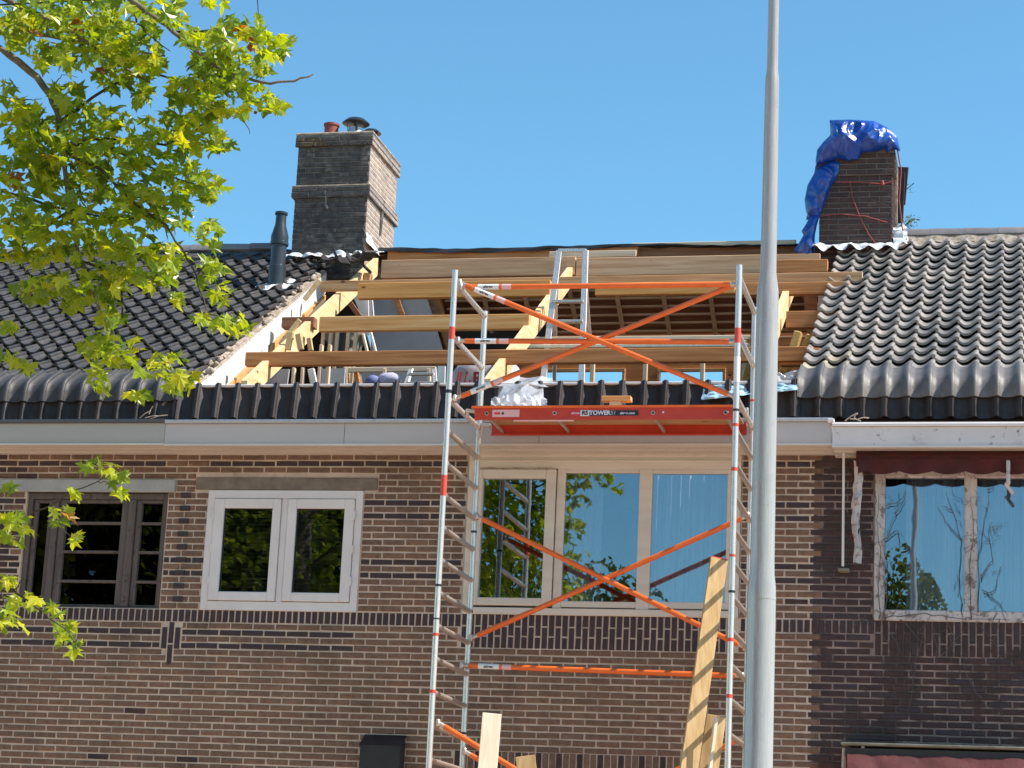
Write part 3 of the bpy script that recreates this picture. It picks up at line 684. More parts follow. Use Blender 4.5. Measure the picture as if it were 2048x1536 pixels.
def crumple(fn, nu, nv, amp, sc, seed=0, mt=None):
    def f(u, v):
        p = Vector(fn(u, v)); q = p*sc+Vector((seed*7.3, seed*3.1, 0))
        d = abs(noise.noise(q))*1.6-.5 + .5*(abs(noise.noise(q*2.1))-.25)+.25*(abs(noise.noise(q*4.5))-.25)
        e = noise.noise(q+Vector((9,9,9)))
        return p+Vector((e*.6, -d, d*.5))*amp
    return MB().grid(f, nu, nv)
m = crumple(lambda u, v: (.98+.96*u, 4.03-.13*v, 9.06-.07*v+.012*math.sin(u*21)+.03*noise.noise(Vector((u*5,v,2)))), 50, 8, .045, 7)
obj('flashing', m, m_lead, CL, True)
m = crumple(lambda u, v: (1.90+.07*v, 4.0+1.1*u, 9.16+.20*(1-v)*(1-.6*u)), 30, 8, .05, 9, 2)
obj('flashing', m, m_lead, CL, True)

CR = chimney(HR, 7.15, 7.955, 3.95, 5.05, 8.75, 10.10, m_brickr, m_mortarr, [(9.80, 10.10, .03)], 'dark brick chimney wrapped in blue tarpaulin')
m = crumple(lambda u, v: (7.10+.93*u, 3.93-.17*v, 9.02-.10*v+(.028*math.sin(u*.93/TW*6.28+.6) if v > .5 else 0)), 60, 8, .022, 9, 3)
obj('flashing', m, m_lead, CR, True)
m = crumple(lambda u, v: (7.96+.16*u, 3.88+.2*v, 8.98+.28*v), 10, 14, .06, 8, 4)
obj('flashing', m, m_lead, CR, True)
obj('sunlit_side_strip', MB().beam((7.985,4.15,9.1), (7.98,4.15,9.95), .015, .03), m_rubble, CR)  # added pale strip, stands in for the sunlit right face of this chimney
obj('slate_piece', MB().beam((7.985,4.6,9.45), (8.005,4.6,10.05), .02, .10).beam((7.985,4.85,9.75), (8.02,4.85,10.2), .02, .12), m_tileC, CR)
def c_(pts, y): return [at(a, b, y) for a, b in pts]
obj('red_cord', MB().tube(c_([(1700,360),(1705,395),(1718,430),(1738,470),(1760,498),(1780,505)], 3.93), .006, 5).tube(c_([(1672,364),(1720,364),(1765,368),(1790,362)], 3.90), .007, 5)
    .tube(c_([(1640,432),(1680,428),(1730,432),(1775,445)], 3.93), .006, 5).tube(c_([(1795,300),(1802,340),(1798,400),(1806,470)], 4.0), .008, 5)
    .tube(c_([(1764,362),(1766,370)], 3.88), .018, 6), m_cord, CR)
PL = thing('wall_weed', 'small dark green sprigs sprouting behind the right-hand chimney', 'plant', (8.02, 4.9, 9.3))
m = MB(); rnd = random.Random(8); st = MB()
for (cx, cy, n_, r_) in ((1818, 445, 90, 12), (1814, 380, 16, 6), (1812, 470, 14, 8)):
    for i in range(n_):
        p = at(cx+rnd.gauss(0, r_*.6), cy+rnd.gauss(0, r_*.6), 4.9+rnd.uniform(-.05,.05)); a = Vector((rnd.uniform(-1,1), rnd.uniform(-1,1), rnd.uniform(-.3,1))).normalized()*.035; b = a.orthogonal().normalized()*.012
        m.add([p-b, p+a*.4-b*.2, p+a, p+b], [(0,1,2,3)], rnd.random())
st.tube(c_([(1806,460),(1815,445),(1830,438),(1840,440)], 4.9), .006, 5).tube(c_([(1806,385),(1814,378),(1828,366)], 4.9), .005, 5)
obj('leaves', m, m_leafd, PL, kind='stuff'); obj('stem', st, m_barkd, PL)

# tarpaulin: folded sheet wrapped over the chimney head and hanging down its left side
TP = thing('tarpaulin', 'crumpled blue tarpaulin tied over the head of the right-hand chimney', 'tarpaulin', (7.4, 4.0, 8.9))
def blob(m, c, r, seed, amp=.055, n=34, sc=3.2):
    c = Vector(c)
    def f(u, v):
        a = u*2*math.pi; b = (v-.5)*math.pi
        d = Vector((math.cos(b)*math.cos(a), math.cos(b)*math.sin(a), math.sin(b)))
        p = Vector((c.x+d.x*r[0], c.y+d.y*r[1], c.z+d.z*r[2])); q = Vector((p.x*sc, p.y*sc, p.z*sc*1.3))+Vector((seed*5.7, seed, seed*2.2))
        q2 = Matrix.Rotation(.6, 3, 'Y')@q; q2.x *= .45
        k = (1-abs(noise.noise(q2))*2.6)*.75+(1-abs(noise.noise(q2*2.3))*2.4)*.4+(1-abs(noise.noise(q*4.1))*2.4)*.14-.5
        return p+d*amp*k
    m.grid(f, n*2, n)
def poly(pts, t):
    d = [0]
    for i in range(1, len(pts)): d.append(d[-1]+math.hypot(pts[i][0]-pts[i-1][0], pts[i][1]-pts[i-1][1]))
    t *= d[-1]
    for i in range(1, len(pts)):
        if t <= d[i]+1e-9:
            k = (t-d[i-1])/max(1e-9, d[i]-d[i-1]); return pts[i-1][0]*(1-k)+pts[i][0]*k, pts[i-1][1]*(1-k)+pts[i][1]*k
    return pts[-1]
def cloth(m, A, B, y0, bulge, back, nu=70, nv=46, seed=0, amp=.05, sc=(3.4, 6.5), dirn=.5):
    """sheet ruled between the curves A (top) and B (hem); front side bulges to the street, back side closes it"""
    def f(u, v, side):
        a = poly(A, u); b = poly(B, u); px = a[0]*(1-v)+b[0]*v; py = a[1]*(1-v)+b[1]*v
        e = (math.sin(math.pi*min(1, max(0, v)))**.6)*(math.sin(math.pi*min(1, max(0, u)))**.45)
        y = y0-bulge*e if side == 0 else y0+back*e
        p = at(px, py, y)
        if side == 0:
            q = Vector((p.x*math.cos(dirn)+p.z*math.sin(dirn), (-p.x*math.sin(dirn)+p.z*math.cos(dirn))*.42, seed*3.7))
            w_ = noise.noise_vector(q*1.7)*.35; q1 = q*sc[0]+w_; q2 = Vector((p.x, p.z*.7, seed*1.3+5))*sc[1]+w_*2
            k = (1-abs(noise.noise(q1))*2.8)*.62+(1-abs(noise.noise(q2))*2.8)*.38+(1-abs(noise.noise(q2*2.3))*2.4)*.16-.35
            p = p+Vector((k*.15, -k, k*.25))*amp*min(1, e*1.6)
        return p
    m.grid(lambda u, v: f(u, v, 0), nu, nv)
    if back: m.grid(lambda u, v: f(u, v, 1), nu//2, nv//2)
m = MB()
cloth(m, [(1631,322),(1634,300),(1646,284),(1661,270),(1659,240),(1700,239),(1748,242),(1775,255),(1793,272),(1801,300)],
         [(1632,331),(1652,324),(1676,318),(1698,322),(1716,318),(1724,305),(1752,304),(1768,298),(1775,306),(1784,298),(1800,302)], 3.90, .14, 1.22, seed=1, amp=.10, nu=130, nv=70, sc=(2.6, 5.5))
cloth(m, [(1631,331),(1650,322),(1672,313),(1684,316)], [(1612,440),(1632,436),(1640,432),(1646,420)], 3.98, .14, .12, seed=2, amp=.04, nu=50, nv=60, dirn=1.1)
m2 = MB()
cloth(m2, [(1656,318),(1632,340),(1615,370),(1609,400),(1612,425),(1619,440)], [(1685,318),(1681,345),(1668,366),(1655,378),(1644,405),(1641,434)], 3.96, .13, .12, seed=3, amp=.045, nu=60, nv=40, dirn=1.2)
m.add(m2.v, m2.f)
cloth(m, [(1622,428),(1612,448),(1603,462),(1607,470),(1594,492),(1588,500),(1600,514),(1606,522)], [(1640,430),(1634,450),(1630,470),(1629,490),(1629,500),(1628,512),(1627,520),(1618,524)], 3.93, .07, .06, seed=4, amp=.05, nu=60, nv=30, dirn=1.3)
obj('sheet', m, m_tarp, TP, R(38))

# flue pipe on the left roof
fp = obj('vent_pipe', MB().lathe((1.20, 3.12, 8.38), [(0, .098), (.25, .098), (.26, .086), (.50, .086), (.50, .105), (.53, .105), (.535, .098), (.60, .10), (.74, .062), (.86, .058), (.86, .072), (.885, .072), (.885, .05)], 24), m_pipe, HL, R(35), label='dark plastic flue terminal on the left roof')
m = crumple(lambda u, v: (1.20+(.10+.14*v)*math.cos(u*6.283), 3.12+(.10+.12*v)*math.sin(u*6.283), 8.46+.6*(.10+.12*v)*math.sin(u*6.283)-.03*v), 40, 6, .03, 12, 5)
obj('lead_collar', m, m_lead, fp, True)

# ------------------------------------------------------------------ party wall edge left of the opening
def ploc(x, y, dz=0): return (x, y, 6.5+.6*y+dz)
m = MB(); rnd = random.Random(21)
def rub(u, v):
    y = -.02+3.75*u; x = 1.44+.14*v; n_ = noise.noise(Vector((x*18, y*14, 3)))*.03+noise.noise(Vector((x*40, y*40, 3)))*.012
    return (x+n_*.8, y, 6.5+.6*y+.018+n_-(.03 if v in (0, 1) else 0))
m.grid(rub, 4, 150); obj('mortar_bed', m, m_rubble, HC)
m = MB().prism([(.0, 6.5), (3.75, 8.75), (3.75, 8.40), (.0, 6.15)], 1.43, 1.567)
obj('party_wall', m, m_plaster, HC)
m = crumple(lambda u, v: (1.580, -.01+3.74*u, 6.5+.6*3.74*u-.005-.25*v), 120, 10, .012, 12, 7)
obj('plaster_face', m, m_plaster, HC)
m = MB()
for y0_, y1_, d0, d1 in ((.25, .95, -.28, -.46), (1.0, 1.75, -.27, -.44), (2.0, 2.9, -.27, -.42), (3.0, 3.7, -.26, -.42)):
    m.prism([(y0_, 6.5+.6*y0_+d0), (y1_, 6.5+.6*y1_+d0), (y1_, 6.5+.6*y1_+d1), (y0_, 6.5+.6*y0_+d1)], 1.572, 1.60)
obj('wall_plate', m, m_pinex, HC)
for i in range(34):
    y = rnd.uniform(.1, 3.5); s = rnd.uniform(.02, .05); p = ploc(rnd.uniform(1.43,1.57), y, .035)
    b = MB().cbox(-s, s, -s*.7, s*.7, -s*.5, s*.5, s*.3)
    inst('mortar_lump', b.mesh('mortar_lump', m_rubble), HC, p, (rnd.random()*3, rnd.random(), rnd.random()*3))

# ------------------------------------------------------------------ roof timbers of the middle house
def rafter(x, y0, y1, mt=m_pine, w=.065, d=.185, top=0., cut=True):
    z = lambda y: 6.5+.6*y+top
    m = MB().prism([(y0, z(y0)), (y1, z(y1)), (y1, z(y1)-d*1.16), (y0, z(y0)-d*1.16)], x-w/2, x+w/2); return obj('rafter', m, mt, HC)
rafter(1.99, .15, 4.28); rafter(4.41, .15, 4.10); rafter(6.93, .15, 3.72)
def hbeam(name, x0, x1, y, zt, zb, mt, w=.07, c=.005, tilt=0.):
    return obj(name, MB().beam((x0, y+w/2, (zt+zb)/2), (x1, y+w/2, (zt+zb)/2+tilt), w, zt-zb, c=c), mt, HC)
def zat(px, py, y): return at(px, py, y).z
def hb(name, pxa, pxb, pt, pb, y, mt, w=.07, py2=None):     # horizontal member measured at its two ends
    A = at(pxa, (pt+pb)/2, y); h = zat(pxa, pt, y)-zat(pxa, pb, y)
    B = at(pxb, (pt+pb)/2 if py2 is None else py2, y); B.z = A.z if py2 is None else B.z
    return obj(name, MB().beam(A+Vector((0,w/2,0)), B+Vector((0,w/2,0)), w, h), mt, HC)
hb('purlin', 490, 1622, 704, 731, .72, m_oldx, .08)
hb('purlin', 638, 1058, 633, 662, 1.72, m_pinex, .08)
hb('purlin', 563, 628, 634, 655, 1.95, m_boards, .12)
hb('purlin', 715, 1100, 566, 597, 2.75, m_orange, .08)
hb('purlin', 1190, 1470, 566, 590, 2.75, m_orange, .08)
hb('purlin', 1480, 1700, 566, 590, 2.75, m_oldx, .08)
hb('purlin', 762, 1150, 520, 556, 3.75, m_ridgew, .08)
hb('purlin', 1152, 1640, 516, 552, 3.75, m_ridgew, .08)
hb('ridge_board', 775, 1275, 500, 520, 4.3, m_oldx, .05)
hb('ridge_board', 1275, 1610, 498, 514, 4.35, m_boards, .05)
hb('short_board', 1098, 1272, 503, 516, 4.0, m_cream, .03)
hb('fascia_plank', 1262, 1592, 486, 499, 4.45, m_cream, .03)
hb('purlin', 1572, 1690, 622, 655, 2.0, m_oldx, .10)
hb('purlin', 1560, 1640, 696, 730, .78, m_oldx, .10)
hb('purlin', 1540, 1655, 520, 545, 3.3, m_oldx, .10)
obj('beam_end', MB().cbox(2.03, 2.11, 3.70, 3.80, 8.50, 8.72), m_greyw, HC)
def loose(name, label, cat, ends, w, h, mt, group=None):
    A, B = Vector(ends[0]), Vector(ends[1])
    t = thing(name, label, cat, tuple(A), group); obj('board', MB().beam(A, B, w, h, c=.004), mt, t); return t
A = at(641, 573, 2.9); B = at(1724, 559, 2.9); B.z = A.z
# rests across the rafters and sticks out over the right-hand tiles
loose('long_plank', 'long greyed plank laid across the rafters, its pale sawn end over the right-hand tiles', 'plank', (A+Vector((0,0,.0)), B), .05, .115, m_greyw)
o = bpy.data.objects.get('board')
obj('sawn_end', MB().cbox(B.x-.001, B.x+.006, B.y-.025, B.y+.025, B.z-.057, B.z+.057, .001), m_pinep, bpy.data.objects['long_plank'])
# membrane over the ridge
def mem(u, v):
    px = 757+(1600-757)*u; top_ = 489+3*math.sin(u*9)-5*max(0, u-.45)*1.4-1*u; y = 4.62
    p = at(px, top_, 4.28); a = v*math.pi*.9
    th_ = .085 if u < .5 else .085-.06*min(1, (u-.5)*6)
    return Vector((p.x, y-.34*min(1, v*3)+.012*math.sin(u*40+v*4)-.01*v, p.z-th_*v+.014*noise.noise(Vector((u*26, v*3, 1)))))
m = MB().grid(mem, 130, 8); m.grid(lambda u, v: Vector((at(757+843*u, 490, 4.62).x, 4.62+.5*v, mem(u, 0).z-.3*v)), 130, 1)
obj('ridge_membrane', m, m_memb, HC, True)
# white edging along the top of the eaves tiles
obj('eaves_batten', MB().cbox(1.52, 7.36, -.245, -.10, 6.432, 6.456, .005), m_white, HC)
# rear slope seen from inside
m = rear(1.6, 7.36, -.02, .03, 5.75); obj('rear_boarding', m, m_boards, HC)
hb_ = rear(1.6, 3.6, -.02, .03, 8.9); obj('rear_boarding', hb_, m_boards, HC)
m = MB()
for i in range(10):
    y = 4.75+i*.115; z = RZ-.6*(y-RY)-.075
    obj('batten', MB().beam((2.6, y, z), (7.34, y, z+rnd.uniform(-.004,.004)), .042, .026), m_batten, HC)
for x in (2.55, 3.1, 3.6, 4.15, 4.7, 5.25, 5.8, 6.35, 6.9):
    y0_, y1_ = 4.7, 5.85
    obj('rear_rafter', MB().beam((x, y0_, RZ-.6*(y0_-RY)-.115), (x, y1_, RZ-.6*(y1_-RY)-.115), .045, .05), m_batten if x > 3 else m_oldx, HC)
# rear dormer wall with openings to the sky
dz0, dz1, dy = 7.2, 8.55, 5.95
holes = [(at(1090,760,dy).x, at(1247,760,dy).x, 7.6, zat(1200, 741, dy)), (at(1318,760,dy).x, at(1448,760,dy).x, 7.6, zat(1380, 741, dy))]
obj('dormer_wall', wall_body(3.3, 7.3, dz0, dz1, dy, dy+.06, holes), m_oldx, HC)
for a, b, c, d in holes: obj('window', frame_rect(MB(), a-.02, b+.02, c-.02, d+.02, .035, dy-.03, dy+.03), m_greyw, HC)
# stud partition
obj('top_plate', MB().beam(at(1040, 679, 2.35), at(1500, 675, 2.35), .045, .045), m_cream, HC)
obj('top_plate', MB().beam(at(1040, 694, 2.05), at(1500, 691, 2.05), .07, .035), m_pinep, HC)
for px, y, w_ in ((1091, 2.3, .045), (1188, 2.3, .05), (1293, 2.3, .045), (1407, 2.3, .045), (1490, 2.3, .045)):
    a = at(px, 668, y); obj('stud', MB().beam((a.x, y, 6.1), (a.x, y, zat(px, 681, y)), .045, w_, up=(0,1,0)), m_creamz, HC)
# back-left interior: plastered walls, masonry flue, boards
def panel(name, pts, y, mt, th=.03):
    P = [at(a, b, y) for a, b in pts]; n_ = len(P); m = MB()
    m.add(P+[p+Vector((0,th,0)) for p in P], [tuple(range(n_)), tuple(range(2*n_-1, n_-1, -1))]+[(i, (i+1)%n_, (i+1)%n_+n_, i+n_) for i in range(n_)])
    return obj(name, m, mt, HC)
panel('plaster_wall', [(742,592),(852,592),(868,640),(905,770),(742,770)], 4.35, m_board)
panel('white_reveal', [(706,592),(744,592),(748,640),(726,640)], 3.9, m_plaster)
panel('white_reveal', [(728,590),(736,590),(738,668),(728,668)], 3.7, m_white)
def flue(u, v):
    px = 650+78*u; py = 655+115*v; y = 3.1+.25*(2*u-1)**2; p = at(px, py, y); k = noise.noise(p*5)*.09+noise.noise(p*14)*.03
    return p+Vector((k, -k, 0))
obj('masonry_flue', MB().grid(flue, 30, 40), m_conc2, HC, True)
panel('black_sheet', [(676,660),(690,660),(692,706),(670,706)], 2.9, m_memb)
panel('plasterboard', [(536,738),(578,738),(574,768),(520,768)], 1.6, m_board)
panel('white_board', [(500,738),(548,738),(508,770),(488,770)], 1.3, m_plaster)
panel('plasterboard', [(640,738),(690,736),(688,768),(636,768)], 2.0, m_board)
for px in (588, 606, 640, 657): a = at(px, 740, 1.5); obj('stud', MB().beam((a.x, 1.5, 6.1), (a.x, 1.5, zat(px, 690 if px > 630 else 736, 1.5)), .035, .045, up=(0,1,0)), m_creamz, HC)
for px in (640, 655, 668, 690, 705): a = at(px, 700, 2.8); obj('stud', MB().beam((a.x, 2.8, 6.6), (a.x+.03, 2.8, zat(px, 650, 2.8)), .035, .045, up=(0,1,0)), m_creamz, HC)
obj('inner_window', MB().beam(at(690, 740, 2.2), at(872, 738, 2.2), .04, .05).beam(at(692, 735, 2.2), at(692, 790, 2.2), .04, .05, up=(0,1,0)).beam(at(770, 738, 2.2), at(770, 790, 2.2), .04, .06, up=(0,1,0)).beam(at(858, 738, 2.2), at(858, 790, 2.2), .04, .05, up=(0,1,0)), m_cream, HC)
panel('back_partition', [(640,736),(880,736),(884,800),(640,800)], 4.0, m_board)
panel('brick_patch', [(680,755),(698,748),(700,790),(676,790)], 3.0, m_oldx)
panel('white_post', [(876,732),(890,732),(888,800),(874,800)], 2.0, m_plaster)
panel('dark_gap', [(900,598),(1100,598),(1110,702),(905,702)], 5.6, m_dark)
for i, (px, py, y, rz_) in enumerate(((690,521,3.4,.4), (706,526,3.35,-.5), (668,517,3.5,.9), (722,520,3.4,1.4), (640,524,3.6,.2))):
    tm = tile_mesh('broken_tile', [(0, .01), (.12, .0), (.22, -.01)], m_tileC)
    inst('broken_tile', tm.mesh('broken_tile', m_tileC, R(50)), HC, at(px, py, y), (.5+rz_*.3, rz_*.5, rz_))
for (a, b, c, d, y, w_, mt_) in ((608,600,640,560,2.6,.05,m_pine), (560,690,600,640,1.6,.05,m_pine), (596,668,602,700,1.2,.06,m_pinez), (618,676,622,702,1.3,.05,m_pinez), (575,700,582,664,1.2,.06,m_pinez),
    (726,668,735,706,3.2,.03,m_pinep), (741,664,752,706,3.3,.03,m_plaster), (615,640,650,600,2.9,.04,m_cream), (700,606,728,646,3.6,.06,m_boards), (792,592,806,632,4.3,.06,m_oldx), (868,598,905,702,4.5,.11,m_oldx), (846,592,880,640,4.4,.10,m_boards), (660,742,676,766,2.4,.05,m_boards), (622,738,628,768,1.7,.07,m_plaster), (712,742,716,768,2.3,.05,m_oldx)):
    obj('timber_piece', MB().beam(at(a, b, y), at(c, d, y), w_, .04, up=(0,1,0)), mt_, HC)
# right end
panel('old_plaster', [(1637,585),(1660,585),(1640,628),(1634,628)], 3.0, m_plaster)
panel('dark_post', [(1612,585),(1632,585),(1636,628),(1608,628)], 3.2, m_boards)
for (a, b, c, d, k) in ((1582,664,1600,694,0), (1606,671,1625,694,1), (1487,728,1502,768,0), (1560,730,1578,742,1), (1588,728,1602,752,0)):
    y = 1.1+k*.1; A = at((a+c)/2+6, b, y); B = at((a+c)/2-4, d+4, y)
    t = thing('insulation_block', ['yellow foam block upright between the stub beams beside the tiles', 'yellow foam block leaning right against its neighbour by the tiles', 'yellow foam block behind the scaffold at the eaves', 'short foam block below the lower stub beam', 'yellow foam block nearest the lowest grey tiles'][[1582,1606,1487,1560,1588].index(a)], 'insulation block', tuple(B), 'yellow insulation blocks in the open roof')
    obj('block', MB().beam(B, A, .08, abs(c-a)/205, up=(0,1,0), c=.01), m_insul, t)
# sun-bleached marker and small things on the right roof
obj('white_vent_tile', MB().cbox(*(lambda p: (p.x-.03, p.x+.08, p.y-.05, p.y+.02, p.z-.03, p.z+.06))(at(2044, 576, 2.9)), .008), m_white, RRo)

# ------------------------------------------------------------------ aluminium stepladder in the attic
LD = thing('stepladder', 'aluminium stepladder standing in the open attic, its top above the ridge', 'ladder', tuple(at(1125, 765, 2.3)))
yl = 2.3
tl, tr_ = at(1118, 501, yl), at(1171, 501, yl); dirL = at(1086, 765, yl-.35)-tl; dirR = at(1163, 765, yl-.35)-tr_
bl, br = tl+dirL*1.55, tr_+dirR*1.55
obj('stile', MB().beam(tl, bl, .025, .065, up=(1,0,0)), m_alu, LD); obj('stile', MB().beam(tr_, br, .025, .065, up=(1,0,0)), m_alu, LD)
obj('top_bar', MB().beam(tl+Vector((-.01,0,0)), tr_+Vector((.01,0,0)), .03, .035), m_alu, LD)
for f_ in (.395, .545, .695, .845, 1.0, 1.15, 1.3): obj('tread', MB().beam(tl+dirL*f_, tr_+dirR*f_, .07, .028), m_alus, LD)
hz = .22
for a, b in ((tl+dirL*hz, at(1108, 765, yl+.5)), (tr_+dirR*hz, at(1186, 765, yl+.5))): obj('rear_leg', MB().beam(a+Vector((0,.04,0)), b+(b-a)*.5, .022, .04, up=(1,0,0)), m_alus, LD)
# second ladder edge, left
L2 = thing('stepladder', 'low white steps showing just above the eaves left of the scaffold', 'ladder', tuple(at(835, 768, 1.6)))
A, B = at(822, 738, 1.6), at(806, 790, 1.4); obj('stile', MB().beam(A, B, .02, .05, up=(1,0,0)), m_alu, L2)
A2, B2 = at(868, 738, 1.6), at(872, 790, 1.4); obj('stile', MB().beam(A2, B2, .02, .05, up=(1,0,0)), m_alu, L2)
for f_ in (.2, .55, .9): obj('tread', MB().beam(A+(B-A)*f_, A2+(B2-A2)*f_, .06, .025), m_alus, L2)
for (px, py, rx_, mt_, lb) in ((780, 756, .12, m_mauve, 'mauve cloth bundle behind the eaves'), (748, 762, .09, m_glove, 'blue cloth bundle low in the inner window frame')):
    t = thing('cloth_bundle', lb, 'cloth', tuple(at(px, py, 1.8))); m = MB(); blob(m, at(px, py+4, 1.8), (rx_, .1, .07), px, .03, 14); obj('cloth', m, mt_, t, True)

# ------------------------------------------------------------------ lettering
def text(name, s, par, pos, xdir, nrm, size, mt, ext=.0006, bold=0.):
    cu = bpy.data.curves.new('t', 'FONT'); cu.body = s; cu.size = size; cu.extrude = ext; cu.offset = bold; cu.align_x = 'CENTER'; cu.align_y = 'CENTER'
    o = bpy.data.objects.new('t', cu); COL.objects.link(o); dg = bpy.context.evaluated_depsgraph_get()
    me = bpy.data.meshes.new_from_object(o.evaluated_get(dg)); bpy.data.objects.remove(o)
    me.name = name; me.materials.clear(); me.materials.append(mt)
    xd = Vector(xdir).normalized(); z = Vector(nrm).normalized(); yd = z.cross(xd).normalized(); z = xd.cross(yd)
    me.transform(Matrix((xd, yd, z)).transposed().to_4x4())
    return inst(name, me, par, pos)

# sack of building material
SK = thing('printed_sack', 'grey-white sack with dark red print slumped on the attic edge behind the scaffold', 'sack', tuple(at(960, 768, 1.0)))
m = MB(); 
def sackf(u, v):
    a = u*2*math.pi; b = (v-.5)*math.pi; sg = lambda t, p: math.copysign(abs(t)**p, t)
    c = at(968, 768, 1.15); p = Vector((c.x+.34*sg(math.cos(a), .6)*sg(math.cos(b), .5), c.y+.2*sg(math.sin(a), .7)*sg(math.cos(b), .5), c.z+(.22+.03*math.cos(a))*sg(math.sin(b), .6)))
    k = noise.noise(p*6)*.03+abs(noise.noise(p*12))*.02; return p+Vector((k, k, k))
m.grid(sackf, 48, 28); obj('bag', m, m_sack, SK, True)
c = at(962, 757, .93)
text('lettering', 'R', SK, c+Vector((-.03, -.015, -.005)), (1,0,.02), (0,-1,0), .17, m_inkr, .002, .006)
obj('print_band', MB().box(c.x+.09, c.x+.26, c.y-.02, c.y-.016, c.z-.03, c.z+.03), m_inkr, SK)
for px in (913, 918, 929, 939): a = at(px, 757, .95); obj('print_stripe', MB().beam(a+Vector((0,-.02,-.08)), a+Vector((.02,.01,.07)), .016, .004, up=(0,1,0)), m_inkr, SK)

# ------------------------------------------------------------------ scaffold tower
SC = thing('scaffold_tower', 'aluminium scaffold tower with orange braces and a red platform in front of the middle house', 'scaffold', (5.75, -1.07, 0))
YF, YB, XL, XR = -1.65, -.5, 4.515, 7.005
RR = .026
def pole(x, y, z0, z1, name='standard', bands=()):
    p = obj(name, MB().tube([(x, y, z0), (x, y, z1)], RR, 18), m_alu, SC, R(40))
    for (z, h, mt_) in bands: obj('band', MB().lathe((x, y, z), [(0, RR+.0015), (h, RR+.0015)], 18), mt_, p, R(40))
    return p
pole(XL, YF, .12, 7.125, bands=[(6.50, .11, m_redband), (6.02, .03, m_blackp), (5.12, .18, m_redband), (4.34, .02, m_blackp), (4.06, .012, m_blackp), (3.92, .025, m_redband), (3.44, .03, m_redband)])
pole(XL, YB, .12, 7.07, bands=[(4.28, .02, m_blackp), (5.0, .02, m_blackp), (3.2, .02, m_blackp)])
pole(XR, YF, .12, 7.125, bands=[(6.44, .13, m_redband), (5.85, .02, m_blackp), (5.72, .025, m_redband), (5.34, .03, m_redband), (4.62, .02, m_redband), (4.32, .02, m_blackp), (3.92, .03, m_redband), (3.46, .03, m_redband), (6.10, .22, m_ink if False else m_stick)])
pole(XR, YB, .12, 7.07, bands=[(6.20, .02, m_redband), (4.33, .02, m_redband), (6.55, .02, m_lead)])
zr = [7.02, 6.53, 5.97]+[5.69-.28*i for i in range(20)]
for x in (XL, XR):
    for i, z in enumerate(zr):
        if z < .3: continue
        f = obj('rung', MB().tube([(x, YF, z), (x, YB, z)], .023 if i > 2 else .024, 14), m_alus if i > 2 else m_alu, SC, R(40))
    for y in (YF, YB):
        for z in zr[:14]: obj('weld_collar', MB().tube([(x, y+(.03 if y == YF else -.03), z), (x, y+(.05 if y == YF else -.05), z)], .027, 12), m_alus, SC, R(40))
        obj('castor', MB().tube([(x-.03, y, .1), (x+.03, y, .1)], .1, 18), m_blackp, SC, R(40))
def brace(p0, p1, r=.0235, sticker=True, name='brace', mt_=None):
    p0, p1 = Vector(p0), Vector(p1); d = (p1-p0).normalized(); b = obj(name, MB().tube([p0+d*.06, p1-d*.06], r, 16), mt_ or m_or, SC, R(40))
    for e, s in ((p0, 1), (p1, -1)):
        obj('hook', MB().tube([e-d*.0*s, e+d*.065*s], r*.85, 10).cbox(e.x-.016, e.x+.016, e.y-.034, e.y+.034, e.z-.032, e.z+.032, .008), m_alus, b, R(40))
    if sticker:
        a = p0+d*.15; obj('sticker', MB().tube([a, a+d*.19], r+.0012, 16, cap=False), m_stick, b, R(40))
        mid = a+d*.095+Vector((0, -r-.0022, -.004))
        text('lettering', 'altrex', b, mid, d, (0,-1,0), .036, m_ink, .0004, .0008)
        obj('sticker', MB().tube([a+d*.215, a+d*.30], r+.001, 16, cap=False), m_stickp, b, R(40))
    return b
yf = YF+.05
brace((XL+.05, yf, 6.985), (XR-.02, yf, 6.97), name='guardrail'); brace((XL+.05, yf, 6.50), (XR-.02, yf, 6.465), name='guardrail')
brace((XL+.04, yf-.01, 7.02), (XR-.02, yf-.01, 5.985)); brace((XL+.04, yf+.025, 5.99), (XR-.02, yf+.025, 6.985))
yb = YB-.045
brace((XL+.03, yb, 5.145), (XR-.02, yb, 4.01), sticker=False); brace((XL+.03, yb+.03, 4.05), (XR-.02, yb+.03, 5.17), sticker=False)
brace((XL-.03, yb-.02, 3.80), (XR-.03, yb-.02, 3.76)); 
brace((XL+.05, YF+.05, 3.20), (XR-.02, YF+.05, 1.9), sticker=False); 
brace((XL+.5, yb, 2.2), (XR-.0, yb, 3.25), sticker=False)
brace((XL+.03, yb, 3.05), (XR-.02, yb, 1.75), sticker=False)
obj('guardrail', MB().tube([at(1040, 694, yb), at(1468, 691, yb)], .0, 4) if False else MB().tube([(XL, YB, 6.53), (XL, YB, 6.60)], .027, 10), m_alus, SC)
